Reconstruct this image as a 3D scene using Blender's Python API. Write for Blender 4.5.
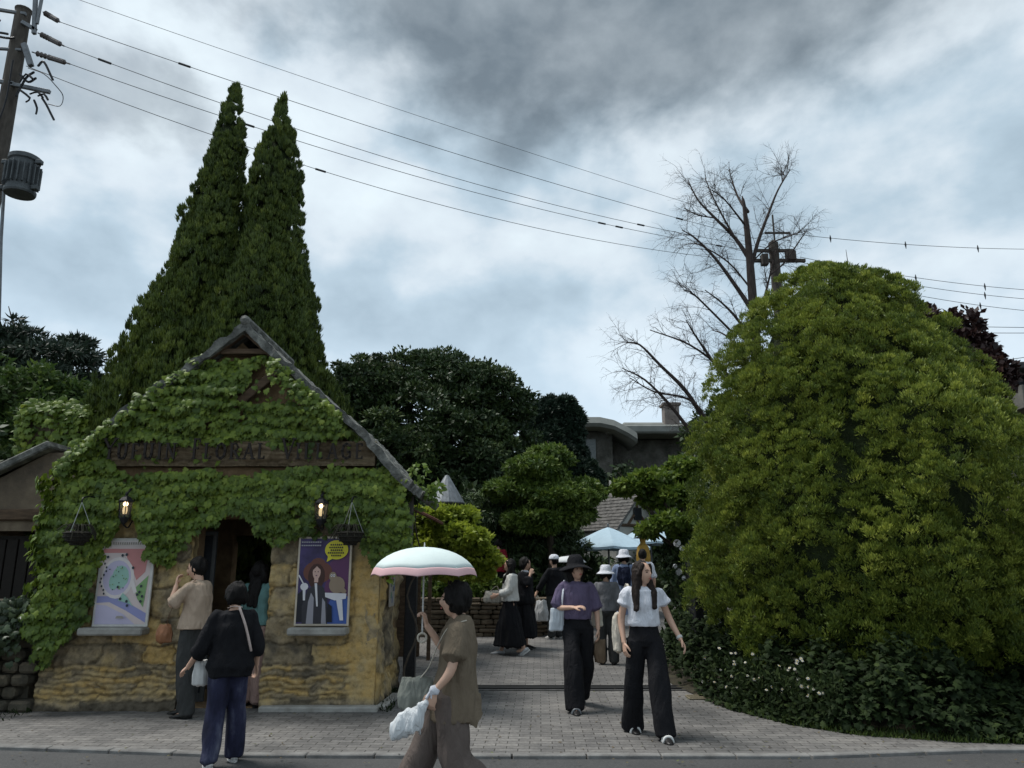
import bpy, math, random
import numpy as np
from mathutils import Vector, Matrix
R = math.radians
scene = bpy.context.scene
COL = scene.collection
for _o in list(bpy.data.objects):
    bpy.data.objects.remove(_o)

# ------------------------------------------------------------------ camera
CAM_Z = 1.6; TILT = R(13.5); FPX = 769.0
cam_d = bpy.data.cameras.new("camera"); cam = bpy.data.objects.new("camera", cam_d); COL.objects.link(cam)
cam.location = (0, 0, CAM_Z); cam.rotation_euler = (R(90) + TILT, 0, 0)
cam_d.sensor_width = 36; cam_d.lens = 36 * FPX / 1024; cam_d.clip_end = 3000; cam_d.clip_start = 0.05
scene.camera = cam

# ------------------------------------------------------------------ world: overcast sky
SUN_EL, SUN_AZ = R(64), R(-75)      # high, to the left
world = bpy.data.worlds.new("World"); scene.world = world; world.use_nodes = True
wn = world.node_tree; wn.nodes.clear()
def WN(t, **k):
    n = wn.nodes.new(t)
    for a, b in k.items(): setattr(n, a, b)
    return n
def L(a, b): wn.links.new(a, b)
def wmath(op, a, b=None, c=None):
    n = WN('ShaderNodeMath', operation=op)
    for i, v in enumerate((a, b, c)):
        if v is None: continue
        if isinstance(v, (int, float)): n.inputs[i].default_value = v
        else: L(v, n.inputs[i])
    return n.outputs[0]
def wmap(v, a, b, c, d):
    n = WN('ShaderNodeMapRange', interpolation_type='SMOOTHSTEP')
    L(v, n.inputs[0])
    for i, q in enumerate((a, b, c, d)): n.inputs[i + 1].default_value = q
    return n.outputs[0]
tc = WN('ShaderNodeTexCoord'); sep = WN('ShaderNodeSeparateXYZ'); L(tc.outputs['Generated'], sep.inputs[0])
px_, pz_ = sep.outputs[0], sep.outputs[2]
def wnoise(scale, detail, rough, dist, off, st=(1, .7, 1.45)):
    mp = WN('ShaderNodeMapping'); mp.inputs['Location'].default_value = off; mp.inputs['Scale'].default_value = st; L(tc.outputs['Generated'], mp.inputs[0])
    n = WN('ShaderNodeTexNoise'); L(mp.outputs[0], n.inputs['Vector'])
    n.inputs['Scale'].default_value = scale; n.inputs['Detail'].default_value = detail
    n.inputs['Roughness'].default_value = rough; n.inputs['Distortion'].default_value = dist
    return n.outputs['Fac']
n1 = wnoise(4.2, 8, .50, .12, (3.1, 1.7, 0.4)); n2 = wnoise(11, 7, .52, .12, (.3, 5.2, 0))
nn = wmath('ADD', wmath('MULTIPLY', n1, .72), wmath('MULTIPLY', n2, .28))
# the heavy dark cloud high ahead, a smaller one to the left
def blob(cx, cz, rx, rz):
    dx = wmath('DIVIDE', wmath('SUBTRACT', px_, cx), rx); dy = wmath('DIVIDE', wmath('SUBTRACT', pz_, cz), rz)
    return wmath('SQRT', wmath('ADD', wmath('MULTIPLY', dx, dx), wmath('MULTIPLY', dy, dy)))
d1 = wmath('ADD', blob(.17, .655, .42, .135), wmath('MULTIPLY', wmath('SUBTRACT', nn, .5), 2.0))
d2 = wmath('ADD', blob(-.46, .51, .11, .06), wmath('MULTIPLY', wmath('SUBTRACT', n2, .5), 2.2))
d3 = wmath('ADD', blob(-.27, .66, .14, .07), wmath('MULTIPLY', wmath('SUBTRACT', n2, .5), 2.2))
dark = wmath('MAXIMUM', wmath('MAXIMUM', wmap(d1, 1.35, .55, 0, .95), wmap(d2, 1.3, .3, 0, .5)), wmap(d3, 1.3, .3, 0, .5))
ramp = WN('ShaderNodeValToRGB'); L(nn, ramp.inputs[0])
e = ramp.color_ramp.elements
e[0].position = .34; e[0].color = (.235, .305, .355, 1)
e[1].position = .66; e[1].color = (.57, .64, .67, 1)
m = e.new(.46); m.color = (.34, .425, .485, 1)
m = e.new(.55); m.color = (.49, .55, .59, 1)
mixd = WN('ShaderNodeMix', data_type='RGBA'); L(dark, mixd.inputs[0]); L(ramp.outputs[0], mixd.inputs[6])
dk = WN('ShaderNodeValToRGB'); L(n2, dk.inputs[0])
dk.color_ramp.elements[0].position = .35; dk.color_ramp.elements[0].color = (.105, .130, .145, 1)
dk.color_ramp.elements[1].position = .7; dk.color_ramp.elements[1].color = (.23, .265, .285, 1)
L(dk.outputs[0], mixd.inputs[7])
# thin bluish haze band low in the sky
hz = WN('ShaderNodeMix', data_type='RGBA'); L(wmap(sep.outputs[2], .05, .42, .85, 0), hz.inputs[0]); L(mixd.outputs[2], hz.inputs[6])
hz.inputs[7].default_value = (.47, .575, .665, 1)
sky = WN('ShaderNodeTexSky', sky_type='NISHITA'); sky.sun_disc = False
sky.sun_elevation = SUN_EL; sky.sun_rotation = SUN_AZ
skm = WN('ShaderNodeMix', data_type='RGBA', blend_type='ADD'); skm.inputs[0].default_value = 1
mul = WN('ShaderNodeVectorMath', operation='SCALE'); L(hz.outputs[2], mul.inputs[0]); mul.inputs[3].default_value = 9.5
skl = WN('ShaderNodeVectorMath', operation='SCALE'); L(sky.outputs[0], skl.inputs[0]); skl.inputs[3].default_value = .10
L(mul.outputs[0], skm.inputs[6]); L(skl.outputs[0], skm.inputs[7])
bg = WN('ShaderNodeBackground'); bg.inputs['Strength'].default_value = .10; L(skm.outputs[2], bg.inputs[0])
out = WN('ShaderNodeOutputWorld'); L(bg.outputs[0], out.inputs[0])

sun_d = bpy.data.lights.new("sun", 'SUN'); sun = bpy.data.objects.new("sun", sun_d); COL.objects.link(sun)
sun_d.energy = 2.2; sun_d.angle = R(18); sun_d.color = (1, .97, .92)
sdir = Vector((math.sin(SUN_AZ) * math.cos(SUN_EL), math.cos(SUN_AZ) * math.cos(SUN_EL), math.sin(SUN_EL)))
sun.rotation_euler = sdir.to_track_quat('Z', 'Y').to_euler(); sun.location = sdir * 60
vs = scene.view_settings; vs.view_transform = 'Standard'; vs.look = 'None'; vs.exposure = 0.58; vs.gamma = 1
scene.cycles.max_bounces = 5; scene.cycles.transparent_max_bounces = 6; scene.cycles.use_denoising = True

# ------------------------------------------------------------------ pixel -> place
CT, ST = math.cos(TILT), math.sin(TILT)
def ray(px, py):
    u = (px - 512) / FPX; v = (384 - py) / FPX
    return u, CT - v * ST, ST + v * CT
def P(px, py, Y):
    a, b, c = ray(px, py)
    return Vector((a / b * Y, Y, CAM_Z + c / b * Y))
def terr(Y):
    return 0.0 if Y < 11.3 else min(1.5, (Y - 11.3) * .05)
def G(px, py):
    a, b, c = ray(px, py); Y = -CAM_Z / (c / b)
    if Y > 11.3:
        Y = (CAM_Z + .565) / (.05 - c / b)
    return Vector((a / b * Y, Y, terr(Y)))

# ------------------------------------------------------------------ object helpers
def mesh_np(name, V, F, mat=None, parent=None, smooth=False, attr=None, world=True, mats=None, midx=None):
    """V (n,3); F either an (m,k) array or a list of tuples."""
    V = np.asarray(V, dtype=np.float32).reshape(-1, 3)
    me = bpy.data.meshes.new(name)
    if parent is not None and world:
        V = V - np.array(parent.location, dtype=np.float32)
    if isinstance(F, np.ndarray):
        k = F.shape[1]; me.vertices.add(len(V)); me.vertices.foreach_set('co', V.ravel())
        me.loops.add(F.size); me.loops.foreach_set('vertex_index', F.ravel().astype(np.int32))
        me.polygons.add(len(F)); me.polygons.foreach_set('loop_start', np.arange(0, F.size, k, dtype=np.int32))
        me.polygons.foreach_set('loop_total', np.full(len(F), k, dtype=np.int32))
        me.update(calc_edges=True)
    else:
        me.from_pydata([tuple(map(float, v)) for v in V], [], [tuple(int(i) for i in f) for f in F]); me.update()
    if mats:
        for mm in mats: me.materials.append(mm)
        me.polygons.foreach_set('material_index', np.asarray(midx, dtype=np.int32))
    elif mat: me.materials.append(mat)
    if smooth: me.polygons.foreach_set('use_smooth', np.ones(len(me.polygons), dtype=bool))
    if attr is not None:
        for an, av in attr.items():
            at = me.attributes.new(an, 'FLOAT', 'POINT'); at.data.foreach_set('value', np.asarray(av, dtype=np.float32))
    o = bpy.data.objects.new(name, me); COL.objects.link(o)
    if parent is not None: o.parent = parent
    return o
def tag(o, label, cat, group=None):
    o['label'] = label; o['category'] = cat
    if group: o['group'] = group
    return o
def thing(name, label, cat, loc=(0, 0, 0), rz=0.0, group=None):
    o = bpy.data.objects.new(name, None); COL.objects.link(o); o.location = loc; o.rotation_euler = (0, 0, rz)
    o.empty_display_size = .2
    return tag(o, label, cat, group)
def structure(o): o['kind'] = 'structure'; return o
def copy_thing(src, loc=None, label=None, rz=None):
    r = src.copy(); COL.objects.link(r)
    if loc is not None: r.location = loc
    if rz is not None: r.rotation_euler = (0, 0, rz)
    if label: r['label'] = label
    for ch in list(src.children):
        c = ch.copy(); COL.objects.link(c); c.parent = r
        for g in list(ch.children):
            d = g.copy(); COL.objects.link(d); d.parent = c
    return r
class MB:
    """collects several shapes into one mesh"""
    def __init__(s): s.v = []; s.f = []; s.m = []
    def add(s, V, F, m=0):
        b = len(s.v); s.v.extend([tuple(map(float, v)) for v in V]); s.f.extend([tuple(b + int(i) for i in f) for f in F]); s.m.extend([m] * len(F)); return s
    def box(s, c, d, rz=0, m=0, bev=0.0, rx=0, ry=0):
        V = []; F = []
        hx, hy, hz = d[0] / 2, d[1] / 2, d[2] / 2
        b = min(bev, hx * .9, hy * .9, hz * .9)
        M = Matrix.Translation(Vector(c)) @ Matrix.Rotation(rz, 4, 'Z') @ Matrix.Rotation(ry, 4, 'Y') @ Matrix.Rotation(rx, 4, 'X')
        if b <= 0:
            V = [(x, y, z) for z in (-hz, hz) for y in (-hy, hy) for x in (-hx, hx)]
            F = [(0, 2, 3, 1), (4, 5, 7, 6), (0, 1, 5, 4), (2, 6, 7, 3), (0, 4, 6, 2), (1, 3, 7, 5)]
        else:
            idx = {}
            for sx in (-1, 1):
                for sy in (-1, 1):
                    for sz in (-1, 1):
                        for ax in range(3):
                            p = [sx * (hx - b), sy * (hy - b), sz * (hz - b)]; p[ax] = (sx, sy, sz)[ax] * (hx, hy, hz)[ax]
                            idx[(sx, sy, sz, ax)] = len(V); V.append(tuple(p))
            for ax in range(3):
                o1, o2 = [a for a in range(3) if a != ax]
                for sg in (-1, 1):
                    q = []
                    for a, b2 in ((-1, -1), (1, -1), (1, 1), (-1, 1)):
                        k = [0, 0, 0]; k[ax] = sg; k[o1] = a; k[o2] = b2; q.append(idx[(k[0], k[1], k[2], ax)])
                    if (sg == 1) == (ax == 1): q = q[::-1]
                    F.append(tuple(q))
                for a in (-1, 1):       # edges parallel to ax
                    for b2 in (-1, 1):
                        q = []
                        for sg, oo in ((-1, o1), (-1, o2), (1, o2), (1, o1)):
                            k = [0, 0, 0]; k[ax] = sg; k[o1] = a; k[o2] = b2; q.append(idx[(k[0], k[1], k[2], oo)])
                        F.append(tuple(q))
            for sx in (-1, 1):
                for sy in (-1, 1):
                    for sz in (-1, 1): F.append(tuple(idx[(sx, sy, sz, a)] for a in range(3)))
        V = [tuple(M @ Vector(v)) for v in V]
        return s.add(V, F, m)
    def tube(s, pts, r, seg=8, m=0, sub=1, caps=True):
        V, F = tube(pts, r, seg, sub, caps); return s.add(V, F, m)
    def build(s, name, mat, parent=None, smooth=False, world=True):
        mats = mat if isinstance(mat, (list, tuple)) else [mat]
        return mesh_np(name, s.v, s.f, None, parent, smooth, world=world, mats=mats, midx=s.m)
def catmull(pts, vals, sub):
    if sub <= 1 or len(pts) < 3 and sub <= 1: return pts, vals
    pts = [np.array(p, float) for p in pts]; vals = [np.array(v, float) for v in vals]
    P_ = [2 * pts[0] - pts[1]] + pts + [2 * pts[-1] - pts[-2]]; W = [vals[0]] + vals + [vals[-1]]
    op, ov = [], []
    for i in range(1, len(P_) - 2):
        for k in range(sub):
            t = k / sub
            a, b, c, d = P_[i - 1], P_[i], P_[i + 1], P_[i + 2]
            op.append(.5 * (2 * b + (c - a) * t + (2 * a - 5 * b + 4 * c - d) * t * t + (3 * b - a - 3 * c + d) * t ** 3))
            u = t * t * (3 - 2 * t); ov.append(W[i] * (1 - u) + W[i + 1] * u)
    op.append(pts[-1]); ov.append(vals[-1])
    return op, ov
def tube(pts, r, seg=8, sub=1, caps=True, up=None):
    """r: number, list of numbers or list of (ra, rb); ra along the 'up' side axis"""
    n = len(pts)
    if isinstance(r, (int, float)): r = [r] * n
    r = [np.array(q if isinstance(q, (tuple, list)) else (q, q), float) for q in r]
    pts, r = catmull(pts, r, sub); pts = [np.array(p, float) for p in pts]; n = len(pts)
    T = []
    for i in range(n):
        d = pts[min(i + 1, n - 1)] - pts[max(i - 1, 0)]; T.append(d / (np.linalg.norm(d) + 1e-9))
    ref = np.array(up if up is not None else ((0, 0, 1) if abs(T[0][2]) < .9 else (0, 1, 0)), float)
    a = np.cross(T[0], ref); a /= np.linalg.norm(a) + 1e-9
    V = []; F = []
    for i in range(n):
        if up is not None: a = np.cross(T[i], ref)
        a = a - T[i] * np.dot(a, T[i]); a /= np.linalg.norm(a) + 1e-9
        b = np.cross(T[i], a)
        for k in range(seg):
            t = 2 * math.pi * k / seg
            V.append(pts[i] + a * math.cos(t) * r[i][0] + b * math.sin(t) * r[i][1])
    for i in range(n - 1):
        for k in range(seg):
            k2 = (k + 1) % seg
            F.append((i * seg + k, i * seg + k2, (i + 1) * seg + k2, (i + 1) * seg + k))
    if caps:
        rr = min(r[0]) * .7; c0 = len(V); V.append(pts[0] - T[0] * rr)
        rr = min(r[-1]) * .7; V.append(pts[-1] + T[-1] * rr)
        for k in range(seg):
            k2 = (k + 1) % seg
            F.append((c0, k2, k)); F.append((c0 + 1, (n - 1) * seg + k, (n - 1) * seg + k2))
    return V, F
def lathe(prof, c=(0, 0, 0), seg=20, sx=1, sy=1):
    V = []; F = []
    for (r, z) in prof:
        for k in range(seg):
            t = 2 * math.pi * k / seg; V.append((c[0] + r * sx * math.cos(t), c[1] + r * sy * math.sin(t), c[2] + z))
    n = len(prof)
    for i in range(n - 1):
        for k in range(seg):
            k2 = (k + 1) % seg; F.append((i * seg + k, i * seg + k2, (i + 1) * seg + k2, (i + 1) * seg + k))
    return V, F
# smooth pseudo noise: sum of random plane waves, vectorised
class Noise:
    def __init__(s, seed, scale, n=18, octaves=3):
        g = np.random.default_rng(seed); s.K = []; 
        for o in range(octaves):
            k = g.normal(size=(n, 3)); k /= np.linalg.norm(k, axis=1)[:, None]
            s.K.append((k * (2 ** o) / scale * g.uniform(.6, 1.4, (n, 1)) * 2 * math.pi * .5, g.uniform(0, 6.28, n), .55 ** o / math.sqrt(n) * 1.4))
    def __call__(s, V):
        V = np.asarray(V, float); r = np.zeros(len(V))
        for k, ph, a in s.K: r += a * np.sin(V @ k.T + ph).sum(1)
        return r

# ------------------------------------------------------------------ materials
def M_(name):
    m = bpy.data.materials.new(name); m.use_nodes = True; nt = m.node_tree; b = nt.nodes['Principled BSDF']; return m, nt, b
def nd(nt, t, **k):
    n = nt.nodes.new(t)
    for a, b in k.items(): setattr(n, a, b)
    return n
def ramp_node(nt, stops):
    r = nd(nt, 'ShaderNodeValToRGB'); e = r.color_ramp.elements
    while len(e) < len(stops): e.new(.5)
    for i, (p, c) in enumerate(stops): e[i].position = p; e[i].color = (*c, 1)
    return r
def noise_node(nt, scale, detail=5, rough=.6, coord='Object', stretch=None, dist=0):
    t = nd(nt, 'ShaderNodeTexCoord'); n = nd(nt, 'ShaderNodeTexNoise'); n.inputs['Scale'].default_value = scale
    n.inputs['Detail'].default_value = detail; n.inputs['Roughness'].default_value = rough; n.inputs['Distortion'].default_value = dist
    if stretch:
        mp = nd(nt, 'ShaderNodeMapping'); mp.inputs['Scale'].default_value = stretch
        nt.links.new(t.outputs[coord], mp.inputs[0]); nt.links.new(mp.outputs[0], n.inputs['Vector'])
    else: nt.links.new(t.outputs[coord], n.inputs['Vector'])
    return n
def mat_noise(name, stops, scale=6, rough=.8, bump=.3, bscale=None, metal=0, stretch=None, spec=.3, detail=6, bdist=.01):
    m, nt, b = M_(name); n = noise_node(nt, scale, detail, stretch=stretch); r = ramp_node(nt, stops)
    nt.links.new(n.outputs['Fac'], r.inputs[0]); nt.links.new(r.outputs[0], b.inputs['Base Color'])
    b.inputs['Roughness'].default_value = rough; b.inputs['Metallic'].default_value = metal; b.inputs['Specular IOR Level'].default_value = spec
    if bump:
        n2 = noise_node(nt, bscale or scale * 5, 6, stretch=stretch); bp = nd(nt, 'ShaderNodeBump'); bp.inputs['Strength'].default_value = bump; bp.inputs['Distance'].default_value = bdist
        nt.links.new(n2.outputs['Fac'], bp.inputs['Height']); nt.links.new(bp.outputs[0], b.inputs['Normal'])
    return m
def mat_plain(name, c, rough=.6, metal=0, var=.12, scale=12, bump=.15, spec=.3):
    lo = tuple(x * (1 - var) for x in c); hi = tuple(min(1, x * (1 + var)) for x in c)
    return mat_noise(name, [(.3, lo), (.7, hi)], scale, rough, bump, metal=metal, spec=spec)
def mat_cloth(name, c, var=.1, rough=.9, fold=.7):
    m, nt, b = M_(name); n = noise_node(nt, 9, 4); r = ramp_node(nt, [(.3, tuple(x * (1 - var) for x in c)), (.7, tuple(min(1, x * (1 + var)) for x in c))])
    nt.links.new(n.outputs['Fac'], r.inputs[0]); nt.links.new(r.outputs[0], b.inputs['Base Color']); b.inputs['Roughness'].default_value = rough
    b.inputs['Specular IOR Level'].default_value = .15
    n2 = noise_node(nt, 6, 5, stretch=(1.8, 1.8, .6), dist=1.6); bp = nd(nt, 'ShaderNodeBump'); bp.inputs['Strength'].default_value = fold; bp.inputs['Distance'].default_value = .05
    nt.links.new(n2.outputs['Fac'], bp.inputs['Height']); nt.links.new(bp.outputs[0], b.inputs['Normal'])
    return m
def mat_leaf(name, stops, rough=.55, trans=.25, spec=.35):
    """colour follows the per-leaf attribute 'v' (each leaf its own tone)"""
    m, nt, b = M_(name); a = nd(nt, 'ShaderNodeAttribute'); a.attribute_name = 'v'
    r = ramp_node(nt, stops); nt.links.new(a.outputs['Fac'], r.inputs[0]); nt.links.new(r.outputs[0], b.inputs['Base Color'])
    b.inputs['Roughness'].default_value = rough; b.inputs['Specular IOR Level'].default_value = spec
    tr = nd(nt, 'ShaderNodeBsdfTranslucent'); nt.links.new(r.outputs[0], tr.inputs[0]); mx = nd(nt, 'ShaderNodeMixShader'); mx.inputs[0].default_value = trans
    o = nt.nodes['Material Output']; nt.links.new(b.outputs[0], mx.inputs[1]); nt.links.new(tr.outputs[0], mx.inputs[2]); nt.links.new(mx.outputs[0], o.inputs[0])
    return m
BARK = mat_noise('bark', [(.3, (.035, .027, .02)), (.7, (.09, .075, .058))], 9, .95, .8, 30, stretch=(3, 3, .6), bdist=.03)
BARE_BARK = mat_noise('bare_bark', [(.3, (.03, .022, .02)), (.7, (.075, .058, .052))], 9, .95, .5, 30, stretch=(3, 3, .6))
BLACK_IRON = mat_plain('black_iron', (.018, .018, .02), .45, .3, .3, 30, .2)
STEEL_GREY = mat_plain('steel_grey', (.17, .18, .19), .55, .4, .25, 8, .2)
WOOD_DARK = mat_noise('wood_dark', [(.3, (.05, .032, .02)), (.7, (.13, .085, .052))], 5, .85, .5, 25, stretch=(1, 1, 6))
SKIN = mat_noise('skin', [(.3, (.50, .30, .21)), (.7, (.58, .37, .27))], 6, .5, .05, spec=.4)
HAIR = mat_noise('hair_black', [(.3, (.004, .0035, .0035)), (.7, (.012, .010, .009))], 40, .6, .6, 90, stretch=(3, 3, .35), spec=.15)
HAIRB = mat_noise('hair_brown', [(.3, (.008, .005, .004)), (.7, (.024, .014, .010))], 40, .55, .6, 90, stretch=(3, 3, .35), spec=.2)
# ================================================================== SETTING: ground
def ground_mat():
    m, nt, b = M_('paver_mat'); t = nd(nt, 'ShaderNodeTexCoord')
    wob = nd(nt, 'ShaderNodeTexNoise'); wob.inputs['Scale'].default_value = 1.1; nt.links.new(t.outputs['Object'], wob.inputs['Vector'])
    br = nd(nt, 'ShaderNodeTexBrick'); br.offset = .5
    br.inputs['Scale'].default_value = 1; br.inputs['Brick Width'].default_value = .21; br.inputs['Row Height'].default_value = .105
    br.inputs['Mortar Size'].default_value = .0055; br.inputs['Mortar Smooth'].default_value = .3
    br.inputs['Color1'].default_value = (.195, .188, .18, 1); br.inputs['Color2'].default_value = (.135, .13, .126, 1); br.inputs['Mortar'].default_value = (.06, .057, .052, 1)
    mp = nd(nt, 'ShaderNodeMapping'); mp.inputs['Rotation'].default_value = (0, 0, R(2)); nt.links.new(t.outputs['Object'], mp.inputs[0]); nt.links.new(mp.outputs[0], br.inputs['Vector'])
    n = noise_node(nt, .8, 6, .65); r = ramp_node(nt, [(.3, (.42, .43, .44)), (.5, (.90, .89, .88)), (.72, (1.3, 1.27, 1.22))]); nt.links.new(n.outputs['Fac'], r.inputs[0])
    n2 = noise_node(nt, 30, 5); r2 = ramp_node(nt, [(.3, (.75, .75, .75)), (.7, (1.2, 1.2, 1.2))]); nt.links.new(n2.outputs['Fac'], r2.inputs[0])
    mx = nd(nt, 'ShaderNodeMix', data_type='RGBA', blend_type='MULTIPLY'); mx.inputs[0].default_value = 1; nt.links.new(br.outputs['Color'], mx.inputs[6]); nt.links.new(r.outputs[0], mx.inputs[7])
    mx2 = nd(nt, 'ShaderNodeMix', data_type='RGBA', blend_type='MULTIPLY'); mx2.inputs[0].default_value = 1; nt.links.new(mx.outputs[2], mx2.inputs[6]); nt.links.new(r2.outputs[0], mx2.inputs[7])
    nt.links.new(mx2.outputs[2], b.inputs['Base Color']); b.inputs['Roughness'].default_value = .85; b.inputs['Specular IOR Level'].default_value = .25
    add = nd(nt, 'ShaderNodeMath', operation='MULTIPLY_ADD'); nt.links.new(br.outputs['Fac'], add.inputs[0]); add.inputs[1].default_value = -1.2; nt.links.new(n2.outputs['Fac'], add.inputs[2])
    bp = nd(nt, 'ShaderNodeBump'); bp.inputs['Strength'].default_value = .55; bp.inputs['Distance'].default_value = .006; nt.links.new(add.outputs[0], bp.inputs['Height']); nt.links.new(bp.outputs[0], b.inputs['Normal'])
    return m
def asphalt_mat():
    m, nt, b = M_('asphalt_mat'); n = noise_node(nt, 70, 3, .8); n2 = noise_node(nt, .7, 5, .6)
    r = ramp_node(nt, [(.3, (.032, .032, .033)), (.62, (.062, .062, .062)), (.74, (.15, .148, .145))]); nt.links.new(n.outputs['Fac'], r.inputs[0])
    r2 = ramp_node(nt, [(.3, (.8, .8, .8)), (.7, (1.3, 1.28, 1.25))]); nt.links.new(n2.outputs['Fac'], r2.inputs[0])
    mx = nd(nt, 'ShaderNodeMix', data_type='RGBA', blend_type='MULTIPLY'); mx.inputs[0].default_value = 1; nt.links.new(r.outputs[0], mx.inputs[6]); nt.links.new(r2.outputs[0], mx.inputs[7])
    nt.links.new(mx.outputs[2], b.inputs['Base Color']); b.inputs['Roughness'].default_value = .85
    bp = nd(nt, 'ShaderNodeBump'); bp.inputs['Strength'].default_value = .7; bp.inputs['Distance'].default_value = .006; nt.links.new(n.outputs['Fac'], bp.inputs['Height']); nt.links.new(bp.outputs[0], b.inputs['Normal'])
    return m
PAVER = ground_mat(); ASPH = asphalt_mat()
SOIL = mat_noise('soil', [(.3, (.022, .018, .012)), (.6, (.045, .04, .024)), (.8, (.05, .07, .022))], 4, .95, .8, 20, bdist=.03)
CONC = mat_noise('concrete', [(.3, (.11, .105, .10)), (.7, (.23, .225, .215))], 5, .85, .4, 60)
ys = [-60, -20, 0, 5, 8, 11.3, 12, 14, 20, 30, 41.3, 60, 120, 400, 1500]
V = []; F = []
for y in ys:
    for x in (-1200, -200, -40, 0, 40, 200, 1200): V.append((x, y, terr(y) - .03))
for i in range(len(ys) - 1):
    for k in range(6): F.append((i * 7 + k, i * 7 + k + 1, (i + 1) * 7 + k + 1, (i + 1) * 7 + k))
structure(mesh_np('ground', V, F, SOIL))
def strip(name, rows, mat, dz):
    """rows: (y, x0, x1) sheet following the terrain"""
    V = []; F = []
    for y, x0, x1 in rows:
        for k in range(13): V.append((x0 + (x1 - x0) * k / 12, y, terr(y) + dz))
    for i in range(len(rows) - 1):
        for k in range(12): F.append((i * 13 + k, i * 13 + k + 1, (i + 1) * 13 + k + 1, (i + 1) * 13 + k))
    return structure(mesh_np(name, V, F, mat))
# kerb line (flush, a touch skewed)
KL = [(-40, 8.6), (-6.5, 7.95), (-4.8, 7.66), (-2.4, 7.34), (0, 7.30), (2.6, 7.30), (4.2, 7.52), (7, 7.55), (40, 7.7)]
V = []; F = []
for x, y in KL: V += [(x, -6, -.012), (x, y - .05, -.008)]
for i in range(len(KL) - 1): F.append((2 * i, 2 * i + 2, 2 * i + 3, 2 * i + 1))
structure(mesh_np('road', V, F, ASPH))
V = []; F = []
for x, y in KL: V += [(x, y + .05, .010), (x, 11.3, .010)]
for i in range(len(KL) - 1): F.append((2 * i, 2 * i + 2, 2 * i + 3, 2 * i + 1))
structure(mesh_np('pavement', V, F, PAVER))
strip('courtyard_path', [(11.3, -1.6, 3.2), (13, -2.6, 3.6), (16, -3.6, 5), (20, -3.6, 6), (26, -3.6, 7)], PAVER, .010)
# kerb stones as one strip of flat stones with joints
kb = MB()
rng = random.Random(4)
for (x0, y0), (x1, y1) in zip(KL[1:-2], KL[2:-1]):
    L_ = math.hypot(x1 - x0, y1 - y0); n = max(1, round(L_ / .6)); a = math.atan2(y1 - y0, x1 - x0)
    for k in range(n):
        t = (k + .5) / n
        kb.box((x0 + (x1 - x0) * t, y0 + (y1 - y0) * t, -.02 + rng.uniform(-.002, .003)), (L_ / n - .012, .105, .085), rz=a + rng.uniform(-.006, .006), bev=.008)
structure(kb.build('kerb', CONC))
_bx = [2.2, 2.25, 2.5, 2.9, 3.4, 4.2, 5.2, 7.5, 12, 30]; _by = [13, 11.4, 9.6, 8.7, 8.15, 7.85, 7.72, 7.72, 7.9, 8.2]
V = []; F = []
for x, y in zip(_bx, _by): V += [(x, y, .022), (x, 14 if x > 2.3 else 13.2, .022 + terr(14))]
for i in range(len(_bx) - 1): F.append((2 * i, 2 * i + 2, 2 * i + 3, 2 * i + 1))
structure(mesh_np('planted_bed', V, F, SOIL))
# two steel gate rails set across the entrance
RAIL = mat_noise('rail_steel', [(.3, (.06, .058, .055)), (.7, (.13, .125, .12))], 12, .5, .3, metal=.6)
rl = MB(); rl.box((.75, 10.98, .016), (5.0, .05, .02), bev=.004)
tag(rl.build('gate_rail', RAIL), 'thin pale steel strip in the paving, nearer of the two gate tracks', 'gate rail', 'gate tracks across the entrance')
rl = MB(); rl.box((.75, 11.22, .013), (5.0, .16, .014), bev=.003)
for s in (-1, 1): rl.box((.75, 11.22 + s * .1, .02), (5.0, .035, .026), bev=.004)
tag(rl.build('gate_rail', mat_plain('rail_dark', (.035, .034, .033), .6, .5)), 'dark recessed steel channel across the entrance, farther of the two gate tracks', 'gate rail', 'gate tracks across the entrance')
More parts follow.
